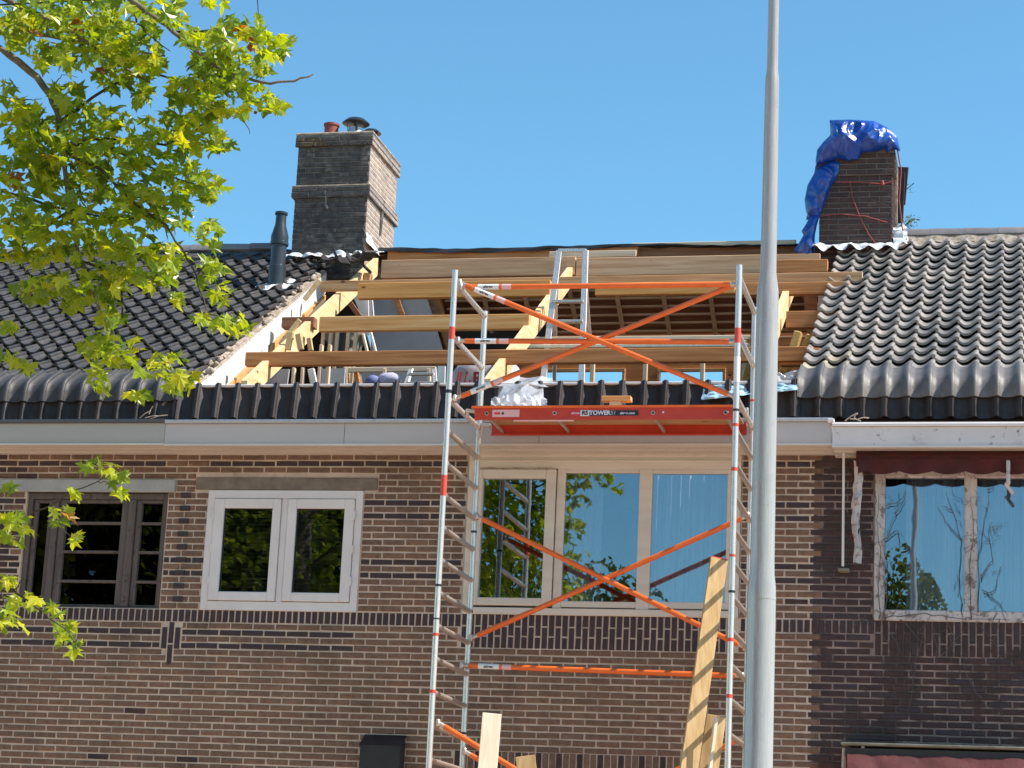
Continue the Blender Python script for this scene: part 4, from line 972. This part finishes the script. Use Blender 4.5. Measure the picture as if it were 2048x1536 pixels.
# platform
pf = obj('platform', MB().cbox(4.70, 6.93, -1.13, -.50, 5.995, 6.008, .003), m_greyw, SC)
yp = -1.15
def cprof(y, s): return [(y, 5.90), (y, 6.012), (y+.03*s, 6.012), (y+.03*s, 6.0), (y+.006*s, 6.0), (y+.006*s, 5.912), (y+.03*s, 5.912), (y+.03*s, 5.90)]
obj('side_beam', MB().prism(cprof(yp, 1), 4.63, 6.955), m_or if False else m_red, pf); obj('side_beam', MB().prism(cprof(-.48, -1), 4.63, 6.955), m_red, pf)
obj('side_rail', MB().prism([(yp-.012, 6.002), (yp-.012, 6.022), (yp+.02, 6.022), (yp+.02, 6.002)], 4.60, 6.96), m_or, pf)
for x in (4.74, 5.35, 6.22, 6.85):
    obj('cross_tube', MB().tube([(x, yp+.01, 5.935), (x, -.50, 5.935)], .016, 10), m_alus, pf, R(40))
    obj('tube_end', MB().tube([(x, yp-.004, 5.955), (x, yp+.002, 5.955)], .018, 14), m_alus, pf); obj('tube_hole', MB().tube([(x, yp-.006, 5.955), (x, yp, 5.955)], .011, 12), m_ink, pf)
for x, s in ((4.63, -1), (6.955, 1)):
    for y in (yp+.04, -.54):
        obj('hook', MB().beam((x, y, 5.98), (x+s*.09, y, 5.99), .05, .03).beam((x+s*.075, y, 5.99), (x+s*.075, y, 5.93), .03, .02, up=(0,1,0)), m_alus, pf)
fy = yp-.0025
def stk(x0, x1, z0, z1, mt_, dy=0., name='sticker'): return obj(name, MB().box(x0, x1, fy-dy-.0005, fy-dy+.0005, z0, z1), mt_, pf)
stk(4.79, 5.035, 5.922, 5.988, m_stickp); stk(4.81, 4.86, 5.945, 5.965, m_stickr, .001); stk(4.875, 4.895, 5.945, 5.965, m_ink, .001)
x0 = at(1141, 829, yp).x; x1 = at(1277, 829, yp).x; zc = 5.955
k_ = (x1-x0)/136.
stk(x0, x0+20*k_, zc-.022, zc+.022, m_stickr); text('lettering', 'altrex', pf, (x0+10*k_, fy-.002, zc), (1,0,0), (0,-1,0), .03, m_inkw, .0003, .0004)
stk(x0+20*k_, x0+38*k_, zc-.026, zc+.026, m_stick); text('lettering', 'RS', pf, (x0+29*k_, fy-.002, zc), (1,0,0), (0,-1,0), .052, m_ink, .0003, .002)
stk(x0+38*k_, x1, zc-.024, zc+.024, m_ink); text('lettering', 'TOWER', pf, (x0+59*k_, fy-.002, zc), (1,0,0), (0,-1,0), .052, m_inkw, .0003, .002)
text('lettering', '51', pf, (x0+86*k_, fy-.002, zc), (1,0,0), (0,-1,0), .048, m_zinc, .0003, .001)
text('lettering', 'altrex.com', pf, (x0+114*k_, fy-.002, zc-.002), (1,0,0), (0,-1,0), .030, m_inkw, .0003, .0008)
obj('label_plate', MB().beam((4.98, yp+.02, 5.893), (5.52, yp+.02, 5.893), .03, .012), m_stickp, pf)
for x in (6.31, 6.87): obj('rivet', MB().tube([(x, yp-.004, 5.96), (x, yp, 5.96)], .009, 10), m_stick, pf)
# things on the platform
zp = 6.012
t = thing('timber_offcuts', 'small stack of pale timber offcuts on the scaffold platform', 'offcuts', (5.83, -.9, zp), None)
a = at(1205, 800, -.95)
obj('offcut', MB().cbox(a.x+.04, a.x+.19, -1.02, -.90, 6.012, 6.05, .003), m_pinex, t); obj('offcut', MB().cbox(a.x+.07, a.x+.17, -.99, -.92, 6.051, 6.10, .003), m_cream, t); obj('offcut', MB().cbox(a.x+.0, a.x+.26, -1.0, -.91, 6.101, 6.145, .003), m_pinex, t)
A = at(1245, 812, -.98); loose('batten_length', 'pale batten lying along the right half of the scaffold platform', 'batten', ((A.x, -.95, zp+.03), (6.90, -.99, zp+.03)), .045, .03, m_pinex)
# crumpled clear plastic
PS = thing('plastic_sheet', 'crumpled clear plastic sheet draped from the roof edge onto the platform', 'plastic sheet', (5.0, -.4, 6.1))
def pls(u, v):
    px = 1000+85*u+(20*(u-.5)*2 if v < .3 else 0)-12*v*(1-u)+4*v; py = 757+58*v+10*(1-u)*(1-v)*abs(2*u-1)
    y = -.05-.75*v**1.2-.22*math.sin(u*3.14)*math.sin(v*2.6); p = at(px, py, y); q = Vector((u*1.6+v*1.3, v*1.0-u*.7, 1.3))
    k = (1-abs(noise.noise(q*1.0))*2.5)*.045+(1-abs(noise.noise(q*2.4))*2.5)*.018+(noise.noise(q*7))*.003; return p+Vector((k*.3, -k, k*.3))
m = MB().grid(pls, 60, 50); obj('sheet', m, m_plastic, PS, R(40))
def pls2(u, v):
    px = 983+112*u; py = 800+14*v-10*math.sin(u*3.14)*(1-v); y = -.98+.12*math.sin(u*9)*.2; p = at(px, py, y-.1*v); q = Vector((u*9, v*2, 4.3)); k = (1-abs(noise.noise(q))*2.5)*.03
    return p+Vector((0, -k, k*.4))
obj('sheet_fold', MB().grid(pls2, 50, 10), m_plastic, PS, R(40))
t = thing('membrane_flap', 'pale blue membrane flap hanging over the eaves tiles near the lamp post', 'membrane', (6.7, -.15, 6.4))
def bs(u, v): 
    px = 1410+185*u-8*v*(1-u); py = 768+ (32-18*u)*v-2*u; return at(px, py, -.20-.12*v-.05*math.sin(u*8)*v)+Vector((0, -abs(noise.noise(Vector((u*9, v*4, 2))))*.06, 0))
obj('sheet', MB().grid(bs, 50, 12), m_bluesheet, t, R(40))
t = thing('plastic_sheet', 'small wad of clear plastic between the lamp post and the lowest grey tiles', 'plastic sheet', (7.25, .0, 6.5))
obj('sheet', crumple(lambda u, v: at(1556+44*u, 740+8*(u)*(1-v)+30*v, .05-.2*v), 24, 20, .07, 9, 11), m_plastic, t, R(40))

# ------------------------------------------------------------------ planks leaning inside the scaffold
def lean(label, top_, bot_, w_, th_, mt_, group='planks leaning against the scaffold', up=(0,1,0), tipred=False):
    A, B = Vector(top_), Vector(bot_); d = (B-A).normalized(); B = A+d*((A.z-.01)/-d.z)
    t = thing('leaning_plank', label, 'plank', tuple(B), group); obj('board', MB().beam(B, A, w_, th_, up=up, c=.003), mt_, t)
    if tipred: obj('painted_end', MB().beam(A-d*.001, A-d*.006+Vector((0,0,.004)), w_*.98, th_*.98, up=up, c=.001), m_redband, t)
    return t
ya = -1.1
T1 = at(1438, 1118, ya); B1 = at(1378, 1536, ya-.35)
lean('tallest leaning plank, red painted end, resting against the right scaffold frame', T1, B1, .155, .028, m_pinez, up=(-.55,1,0), tipred=True)
T2 = at(1400, 1440, ya-.25); B2 = at(1372, 1536, ya-.4)
T3 = at(1424, 1430, ya-.1); lean('short knotty plank just left of the right scaffold frame', T3, at(1408, 1536, ya-.15), .085, .03, m_pinez, up=(-.2,1,0))
T4 = at(1443, 1434, ya-.2); lean('narrow ochre batten close against the right scaffold pole', T4, at(1428, 1536, ya-.25), .075, .03, m_pinez, up=(-.45,1,0))
T5 = at(1432, 1436, ya-.35); lean('thin bright pale batten between the two short planks', T5, at(1420, 1536, ya-.4), .03, .03, m_pinep, up=(-.7,1,0))
T6 = at(984, 1427, -2.1); lean('pale planed board standing upright left of centre', T6, at(975, 1536, -2.15), .155, .024, m_pinep, up=(-.3,1,0))
T7 = at(1056, 1505, -2.0); lean('short ochre board end with sawn corner at the bottom edge', at(1050, 1512, -2.0), at(1062, 1600, -2.0), .16, .022, m_pinez, up=(-.3,1,0))

# ------------------------------------------------------------------ lamp post
LP = thing('lamp_post', 'tall stepped grey metal lamp post in the foreground', 'lamp post', (8.0, -8.13, 0))
def lr(px, z):   # radius in metres from half width in pixels
    return px/2*12.0/FPX
prof = [(0, .115), (.9, .115), (1.0, .100), (3.40, .0805), (3.44, .076), (3.47, .070)]
prof = [(0, .125), (1.0, .122), (1.1, .0775), (3.34, .0765), (3.40, .0755), (3.47, .0665), (3.55, .0650), (4.98, .0605), (5.04, .0590), (5.14, .0450), (5.2, .0442), (6.24, .0390), (6.28, .0378), (6.33, .0312), (6.4, .0308), (9.3, .028)]
obj('pole', MB().lathe((8.0, -8.13, 0), prof, 48), m_galv, LP, R(30))
obj('joint_weld', MB().lathe((8.0, -8.13, 3.33), [(0, .0780), (.012, .0780)], 40), m_galv, LP, R(30))
obj('bracket', MB().tube([(8.0,-8.13,9.28), (8.0,-8.3,9.42), (8.0,-8.9,9.5)], .026, 14), m_galv, LP, R(40))
obj('lamp_head', MB().cbox(7.87, 8.13, -9.6, -8.85, 9.46, 9.56, .03), m_zincd, LP)

# ------------------------------------------------------------------ right-hand house: awnings, stems
AW = obj('awning', MB().tube([(7.90,-.17,5.75), (X1,-.17,5.75)], .075, 16), m_redcloth, HR, R(40), label='rolled dark red awning above the flaking window')
def val(u, v): 
    x = 7.92+(X1-7.92)*u; return (x, -.255+.012*math.sin(x*22), 5.735-(.11+.028*abs(math.sin(x*11)))*v)
obj('valance', MB().grid(val, 220, 3), m_redcloth, AW, True)
obj('arm', crumple(lambda u, v: (7.87+.075*u+.012*math.sin(v*9), -.20+.03*abs(2*u-1), 5.74-.92*v), 6, 40, .03, 9, 13), m_flake, AW, R(50))
obj('arm', crumple(lambda u, v: (8.06+.07*u-.2, -.16, 5.74-.72*v), 4, 30, .02, 9, 14), m_redcloth, AW, R(50))
obj('awning_bracket', MB().cbox(9.20, 9.235, -.30, -.24, 5.50, 5.72, .01).beam((9.19,-.27,5.52), (9.26,-.27,5.42), .03, .03), m_flake, AW)
obj('rod', MB().tube([(7.785,-.16,5.83), (7.785,-.10,4.80)], .012, 10), m_white, HR, R(40)); obj('rod_bracket', MB().cbox(7.74,7.84,-.10,.0,4.755,4.785,.006), m_conc3, HR)
A2w = obj('awning', MB().box(7.84, X1, -.24, -.02, 3.12, 3.20), m_blackp, HR, label='faded red awning at the bottom right')
obj('ledge', MB().cbox(7.80, X1, -.30, .02, 3.222, 3.245, .006), m_conc3, A2w)
obj('cloth', crumple(lambda u, v: (7.86+(X1-7.86)*u, -.30-.25*v, 3.15-.35*v), 120, 10, .03, 3, 15), m_redcloth2, A2w, True)
obj('arm', MB().beam((7.815,-.1,3.21), (7.80,-.12,2.4), .03, .03).beam((7.98,-.2,3.22), (8.02,-.3,2.9), .03, .03), m_flake, A2w)
VN = thing('bare_vine', 'leafless creeper stems spread over the flaking window and grimy brickwork', 'vine', (8.9, -.03, 3.3))
def vine(pts, r0=.006, name='stem'):
    P = []; rnd2 = random.Random(int(pts[0][0]*7+pts[0][1]))
    for i in range(len(pts)-1):
        for k in range(5):
            t_ = k/5; a = pts[i][0]*(1-t_)+pts[i+1][0]*t_+rnd2.uniform(-2.2,2.2); b = pts[i][1]*(1-t_)+pts[i+1][1]*t_+rnd2.uniform(-2.2,2.2); P.append(at(a, b, -.035+rnd2.uniform(-.006,.006)))
    n_ = len(P); return MB().tube(P, [r0*(1-.7*i/n_) for i in range(n_)], 5)
VP = [[(1770,1240),(1775,1150),(1768,1080),(1790,1030),(1800,970)], [(1790,1030),(1815,990)], [(1768,1080),(1795,1060),(1800,1100)], [(1775,1010),(1805,1000),(1812,970)],
 [(1925,1235),(1918,1160),(1922,1080),(1905,1020),(1888,975)], [(1922,1080),(1890,1040),(1870,1000)], [(1905,1020),(1880,1010)], [(1958,1225),(1955,1120),(1970,1040),(1980,975)], [(1960,1160),(1985,1120),(1975,1060),(2010,1040)], [(1965,1180),(2000,1210),(2020,1235)],
 [(1970,1190),(1990,1180),(2005,1120)], [(1945,1240),(1938,1150),(1948,1060),(1940,980)], [(1760,1240),(1756,1180),(1762,1110),(1754,1040),(1760,980)], [(1770,1235),(1850,1228),(1930,1238),(2048,1240)],
 [(1800,1240),(1850,1290),(1880,1320)], [(1880,1315),(1920,1270),(1945,1245)], [(1850,1245),(1838,1300),(1822,1340),(1830,1400)], [(1830,1330),(1818,1420),(1825,1480)], [(1925,1330),(1950,1380),(1990,1430),(2048,1460)],
 [(1780,1262),(1800,1300),(1790,1340)], [(1700,1260),(1720,1240),(1735,1225)], [(1960,1250),(2000,1300),(2040,1310)], [(2000,1240),(1985,1290),(2010,1330)], [(1865,1250),(1875,1300),(1868,1350)], [(1900,1250),(1905,1310),(1890,1380)],
 [(1745,960),(1752,1000),(1745,1050),(1750,1100)], [(1880,860),(1930,868),(1990,850),(2040,846)], [(1795,888),(1815,878),(1840,882),(1870,895)], [(1700,1000),(1712,1050),(1706,1110)]]
for v_ in VP: obj('stem', vine(v_, .0045 if v_[0][1] > 900 else .003), m_vine, VN, True)
rnd = random.Random(77)
for i in range(150):
    a, b = rnd.uniform(1750, 2048), rnd.uniform(1235, 1500) if i < 60 else rnd.uniform(960, 1240)
    ang = rnd.uniform(0, 6.28); l = rnd.uniform(14, 45); mid = (a+l*.5*math.cos(ang)+rnd.uniform(-6,6), b+l*.5*math.sin(ang)+rnd.uniform(-6,6))
    if i >= 60 and not (min(abs(a-q) for q in (1758, 1942, 1770, 1925, 1965)) < 24): continue
    obj('stem', vine([(a, b), mid, (a+l*math.cos(ang), b+l*math.sin(ang))], .0026), m_vine, VN, True)
# black metal box on the wall
WB = obj('wall_box', MB().prism([(-.005, 3.205), (-.02, 3.21), (-.17, 3.11), (-.17, 2.75), (-.005, 2.75)], 3.475, 3.85), m_box, HC, label='black metal box fixed to the brick wall')
obj('lid', MB().add([(3.465,-.004,3.216),(3.86,-.004,3.216),(3.86,-.18,3.108),(3.465,-.18,3.108),(3.465,-.004,3.204),(3.86,-.004,3.204),(3.86,-.18,3.096),(3.465,-.18,3.096)], [(0,3,2,1),(4,5,6,7),(0,1,5,4),(1,2,6,5),(2,3,7,6),(3,0,4,7)]), m_box, WB)
# debris in the gutter
t = thing('dry_twigs', 'dry grass and twigs lodged on the right-hand gutter edge', 'twigs', tuple(at(1715, 836, -.4)))
m = MB()
for (a, b, c, d) in ((1690,842,1716,826), (1700,838,1722,842), (1712,826,1708,840), (1716,838,1738,836), (1705,832,1716,828)): m.tube([at(a,b,-.4), at((a+c)/2, (b+d)/2-2, -.4), at(c,d,-.4)], .006, 5)
obj('twig', m, m_rubble, t)
t = thing('dry_twigs', 'dry twigs caught on the gutter edge where the left and middle houses meet', 'twigs', tuple(at(300, 836, -.4)))
m = MB()
for (a, b, c, d) in ((280,836,300,822), (290,836,320,832), (300,838,335,830), (298,828,306,812)): m.tube([at(a,b,-.39), at((a+c)/2, (b+d)/2-2, -.39), at(c,d,-.39)], .005, 5)
obj('twig', m, m_rubble, t)

# ------------------------------------------------------------------ plane tree
TR = thing('plane_tree', 'plane tree with yellow-green leaves reaching in from the left', 'tree', (.4, -6.7, 0))
YT = -6.25
trunk = MB().tube([(.4,-6.7,0), (.38,-6.7,2), (.45,-6.68,4), (.5,-6.65,5.5), (.55,-6.6,7.2), (.6,-6.6,9.5)], [.26,.22,.19,.16,.11,.05], 16)
obj('trunk', trunk, m_bark, TR, True)
BR = [([(0,95),(60,140),(100,190),(120,240),(125,300),(140,420),(160,520),(190,600),(235,690)], .028, 7.2, 0.),
 ([(0,65),(100,72),(200,92),(330,112)], .020, 7.6, .1), ([(0,-10),(30,8),(80,30),(150,70),(210,112),(300,165)], .024, 7.9, -.1),
 ([(200,-40),(262,0),(275,45),(292,62),(340,102)], .011, 8.3, .1), ([(240,-20),(300,28),(350,66),(400,110),(455,148),(540,165),(590,160),(627,148)], .020, 8.2, -.15),
 ([(120,240),(220,170),(290,140),(330,152),(382,180),(470,175),(510,150)], .012, None, .05), ([(125,300),(190,275),(250,310),(330,350),(400,370)], .013, None, -.1), ([(190,275),(330,290),(385,265),(440,230)], .011, None, .1),
 ([(125,300),(200,340),(260,400),(330,450),(365,500),(392,550),(412,625),(480,645)], .012, None, -.15), ([(160,520),(240,550),(246,640),(310,700),(350,762)], .010, None, .1),
 ([(140,420),(60,480),(0,520)], .012, None, .1), ([(0,380),(60,400),(140,420),(230,440),(310,430),(345,400)], .012, 6.6, .15), ([(392,550),(430,510),(438,470)], .007, None, 0.),
 ([(-60,1085),(0,1060),(60,1030),(100,1012),(150,982),(195,965),(225,940)], .009, 4.6, .1), ([(100,1012),(112,1035),(140,1072)], .005, None, .1), ([(195,965),(215,965),(240,992)], .004, None, .1),
 ([(-60,1165),(0,1180),(30,1185),(60,1205),(100,1235),(130,1258),(150,1285)], .009, 4.5, -.1), ([(30,1180),(45,1162),(56,1150)], .005, None, -.1), ([(0,1180),(20,1240)], .005, None, 0.),
 ([(513,-20),(515,30),(516,62)], .005, 8.0, 0.), ([(0,195),(40,198),(66,200),(84,196)], .006, None, 0.), ([(110,165),(125,150),(155,155)], .004, None, 0.), ([(488,240),(500,268)], .004, None, 0.),
 ([(455,148),(480,190),(500,215)], .008, None, 0.), ([(350,66),(430,60),(500,80),(560,95)], .010, None, .1)]
for pts, r0, zj, dy in BR:
    P = []
    for i in range(len(pts)-1):
        for k in range(3):
            t_ = k/3; P.append(at(pts[i][0]*(1-t_)+pts[i+1][0]*t_+random.uniform(-2.5,2.5), pts[i][1]*(1-t_)+pts[i+1][1]*t_+random.uniform(-2.5,2.5), YT+dy))
    P.append(at(*pts[-1], YT+dy)); rs = [r0*(1-.75*i/len(P)) for i in range(len(P))]
    if zj:
        j = Vector((.5, -6.62, zj-.9)); q = P[0]; P = [j, j.lerp(q, .5)+Vector((0,0,.25))]+P; rs = [r0*1.8, r0*1.4]+rs
    obj('branch', MB().tube(P, rs, 8), m_bark if r0 > .015 else m_barkd, TR, True)
def leaf_pts():
    L = [(-90,.10), (-62,.50), (-38,.36), (-12,.80), (12,.42), (30,.82), (52,.50), (72,.72), (90,1.0), (108,.72), (128,.50), (150,.82), (168,.42), (192,.80), (218,.36), (242,.50)]
    return [(r_*math.cos(R(a)), r_*math.sin(R(a))) for a, r_ in L]
LPs = leaf_pts()
def leaf_mb(fold, curl, seed):
    rnd = random.Random(seed); vs = [(0, 0, 0)]+[(x*rnd.uniform(.9,1.1), y*rnd.uniform(.92,1.08), fold*abs(x)+curl*(x*x+y*y)+rnd.uniform(-.13,.13)) for x, y in LPs]
    vs += [(.02, -.1, 0), (.05, -.75, -.12)]
    n_ = len(LPs); m = MB(); m.add(vs, [(0, 1+i, 1+(i+1) % n_) for i in range(n_)]); m.add([(-.012,-.08,0), (.012,-.08,0), (.03,-.8,-.1)], [(0,1,2)]); return m
LV = [leaf_mb(f, c, i) for i, (f, c) in enumerate(((.3,-.25), (-.2,-.3), (.5,-.1), (.1,-.45), (-.35,.1)))]
LVM = [l.mesh('leaf', m_leaf) for l in LV]; LVO = [l.mesh('leaf', m_leafo) for l in LV[:3]]
CLU = [(60,30,70,40),(160,40,70,50),(260,40,60,50),(330,15,40,20),(425,2,25,8),(110,110,60,30),(200,90,60,45),(270,110,50,45),(300,130,25,35),(240,150,45,28),(30,60,40,40),
 (380,70,25,15),(350,35,22,18),(430,90,50,35),(480,60,55,30),(545,92,42,26),(500,130,55,25),(420,140,50,35),(370,175,35,28),(450,170,45,28),(400,210,55,32),(520,190,35,20),(545,210,22,20),(480,225,25,12),
 (300,180,25,22),(270,200,18,15),(130,190,35,25),(150,230,40,35),(60,255,55,45),(15,170,18,14),(25,215,25,18),(90,290,60,45),(160,290,45,38),(220,240,40,30),(260,290,55,38),(330,250,45,28),(400,250,45,22),(440,285,42,16),(380,282,45,22),
 (300,330,55,30),(220,350,55,38),(130,350,60,48),(50,340,60,48),(365,352,55,25),(422,370,32,16),(380,392,48,20),(300,400,58,35),(210,420,68,38),(100,430,80,42),(20,420,40,38),(340,440,50,22),(422,470,28,28),(60,490,68,42),(160,490,60,38),(250,482,55,35),(330,512,42,28),
 (300,548,55,26),(212,560,55,36),(125,572,55,30),(60,580,35,24),(420,545,34,28),(440,590,16,16),(342,590,22,14),(200,612,26,26),(150,600,28,18),(425,640,45,18),(488,652,30,16),(190,685,32,26),(242,700,36,30),(222,650,26,26),(18,650,18,12),(18,722,32,16),(48,735,18,8),
 (330,722,42,16),(362,760,32,24),(192,752,24,30),(270,790,20,14),(300,742,24,12),(205,935,30,14),(228,958,26,10),(246,988,5,8),(145,985,6,6),(118,1032,22,20),(150,1072,8,12),(12,1038,30,16),(22,1078,26,14),(56,1052,12,8),(15,1162,20,12),(45,1200,30,14),(20,1242,26,24),(108,1222,22,8),(130,1262,18,24),(150,1292,14,12),(15,975,14,4)]
rnd = random.Random(42); LEAF = []
for (cx, cy, rx, ry) in CLU:
    n_ = max(3, int(rx*ry*3.14/1400*10+.5))
    for i in range(n_):
        a = rnd.uniform(0, 6.283); q = math.sqrt(rnd.random()); dy = rnd.uniform(-.45, .45)
        p = at(cx+q*rx*math.cos(a), cy+q*ry*math.sin(a), YT+dy); LEAF.append((p, rnd.uniform(.060, .104), True))
n_in = len(LEAF)
while len(LEAF) < n_in+2600:                                      # the crown goes on outside the picture, left and above
    d = Vector((rnd.gauss(0,1), rnd.gauss(0,1), rnd.gauss(0,1))).normalized()*rnd.random()**.4
    p = Vector((.6+2.9*d.x, -6.7+2.1*d.y, 7.4+3.2*d.z)); x_, y_ = pr(p)
    if x_ > -30 and -40 < y_ < 1560: continue
    if x_ > 620 or p.y > -4: continue
    LEAF.append((p, rnd.uniform(.06, .09), False))
vis = [l for l in LEAF if l[2]]; vis.sort(key=lambda l: -l[1]); single = set(id(l) for l in vis[:300])
rest = MB()
for l in LEAF:
    p, s, v_ = l; k = rnd.randrange(5)
    nrm = Vector((rnd.gauss(.25,.6), rnd.gauss(-.35,.6), rnd.gauss(.75,.45))).normalized()
    tip = Vector((rnd.gauss(.3,.6), rnd.gauss(0,.5), rnd.gauss(-.55,.5))); tip = (tip-nrm*tip.dot(nrm)).normalized(); xx = tip.cross(nrm).normalized()
    mt_ = Matrix((xx, tip, nrm)).transposed()
    if id(l) in single:
        o = inst('leaf', LVO[k % 3] if rnd.random() < .03 else LVM[k], TR, p, mt_.to_euler(), (s, s, s))
    else: rest.add([p+mt_@(Vector(q)*s) for q in LV[k].v], LV[k].f, rnd.random())
obj('foliage', rest, m_leaf, TR, kind='stuff')
m = MB()
for px, py in ((511,225),(45,57),(330,375),(318,352),(95,60),(270,330)):
    c = at(px, py, YT-.2); m.lathe(c+Vector((0,0,-.012)), [(0,.002), (.005,.010), (.013,.013), (.021,.010), (.026,.002)], 10)
obj('seed_ball', m, m_barkd, TR, True)

# ------------------------------------------------------------------ trees across the street (seen only in the window panes)
def far_tree(x, y, h, rx, n_, label):
    t = thing('street_tree', label, 'tree', (x, y, 0), 'trees across the street')
    obj('trunk', MB().tube([(x, y, 0), (x+.1, y, h*.35), (x, y, h*.7)], [.3, .24, .1], 10), m_bark, t, True)
    rn = random.Random(int(x*10)+h.__hash__() % 97); m = MB()
    cl = [(Vector((rn.gauss(0,.5), rn.gauss(0,.5), rn.gauss(0,.45))), rn.uniform(.3,.5)) for _ in range(16)]
    for i in range(n_):
        c, r_ = cl[rn.randrange(16)]
        if c.length > .75: c = c.normalized()*.7
        d = Vector((rn.gauss(0,1), rn.gauss(0,1), rn.gauss(0,1))).normalized()*rn.random()**.4*r_
        q = c+d; q = q if q.length < 1 else q.normalized()
        p = Vector((x+q.x*rx, y+q.y*rx, h*.58+q.z*h*.42)); a = Vector((rn.gauss(0,1), rn.gauss(0,1), rn.gauss(0,1))).normalized()*(.085 if h < 14 else .26); b = a.orthogonal().normalized()*(.065 if h < 14 else .18)
        m.add([p-a, p-b, p+a, p+b], [(0,1,2,3)], rn.random())
    obj('crown', m, m_leafd, t, kind='stuff')
for i, (x, y, h, rx, lb) in enumerate(((-17, -38, 19, 5.5, 'tallest dark tree across the street, far left'), (-11, -40, 17, 5.0, 'second dark tree across the street from the left'), (-5.5, -41, 11.6, 3.4, 'mid-height tree across the street left of centre'), (-.5, -40, 12.2, 3.4, 'rounded tree across the street near the centre'), (5.0, -40, 12.4, 2.7, 'rounded tree across the street opposite the lamp post'), (12.5, -42, 9.3, 3.2, 'low tree across the street at the right'))):
    far_tree(x, y, h, rx, 24000 if h < 14 else 11000, lb)
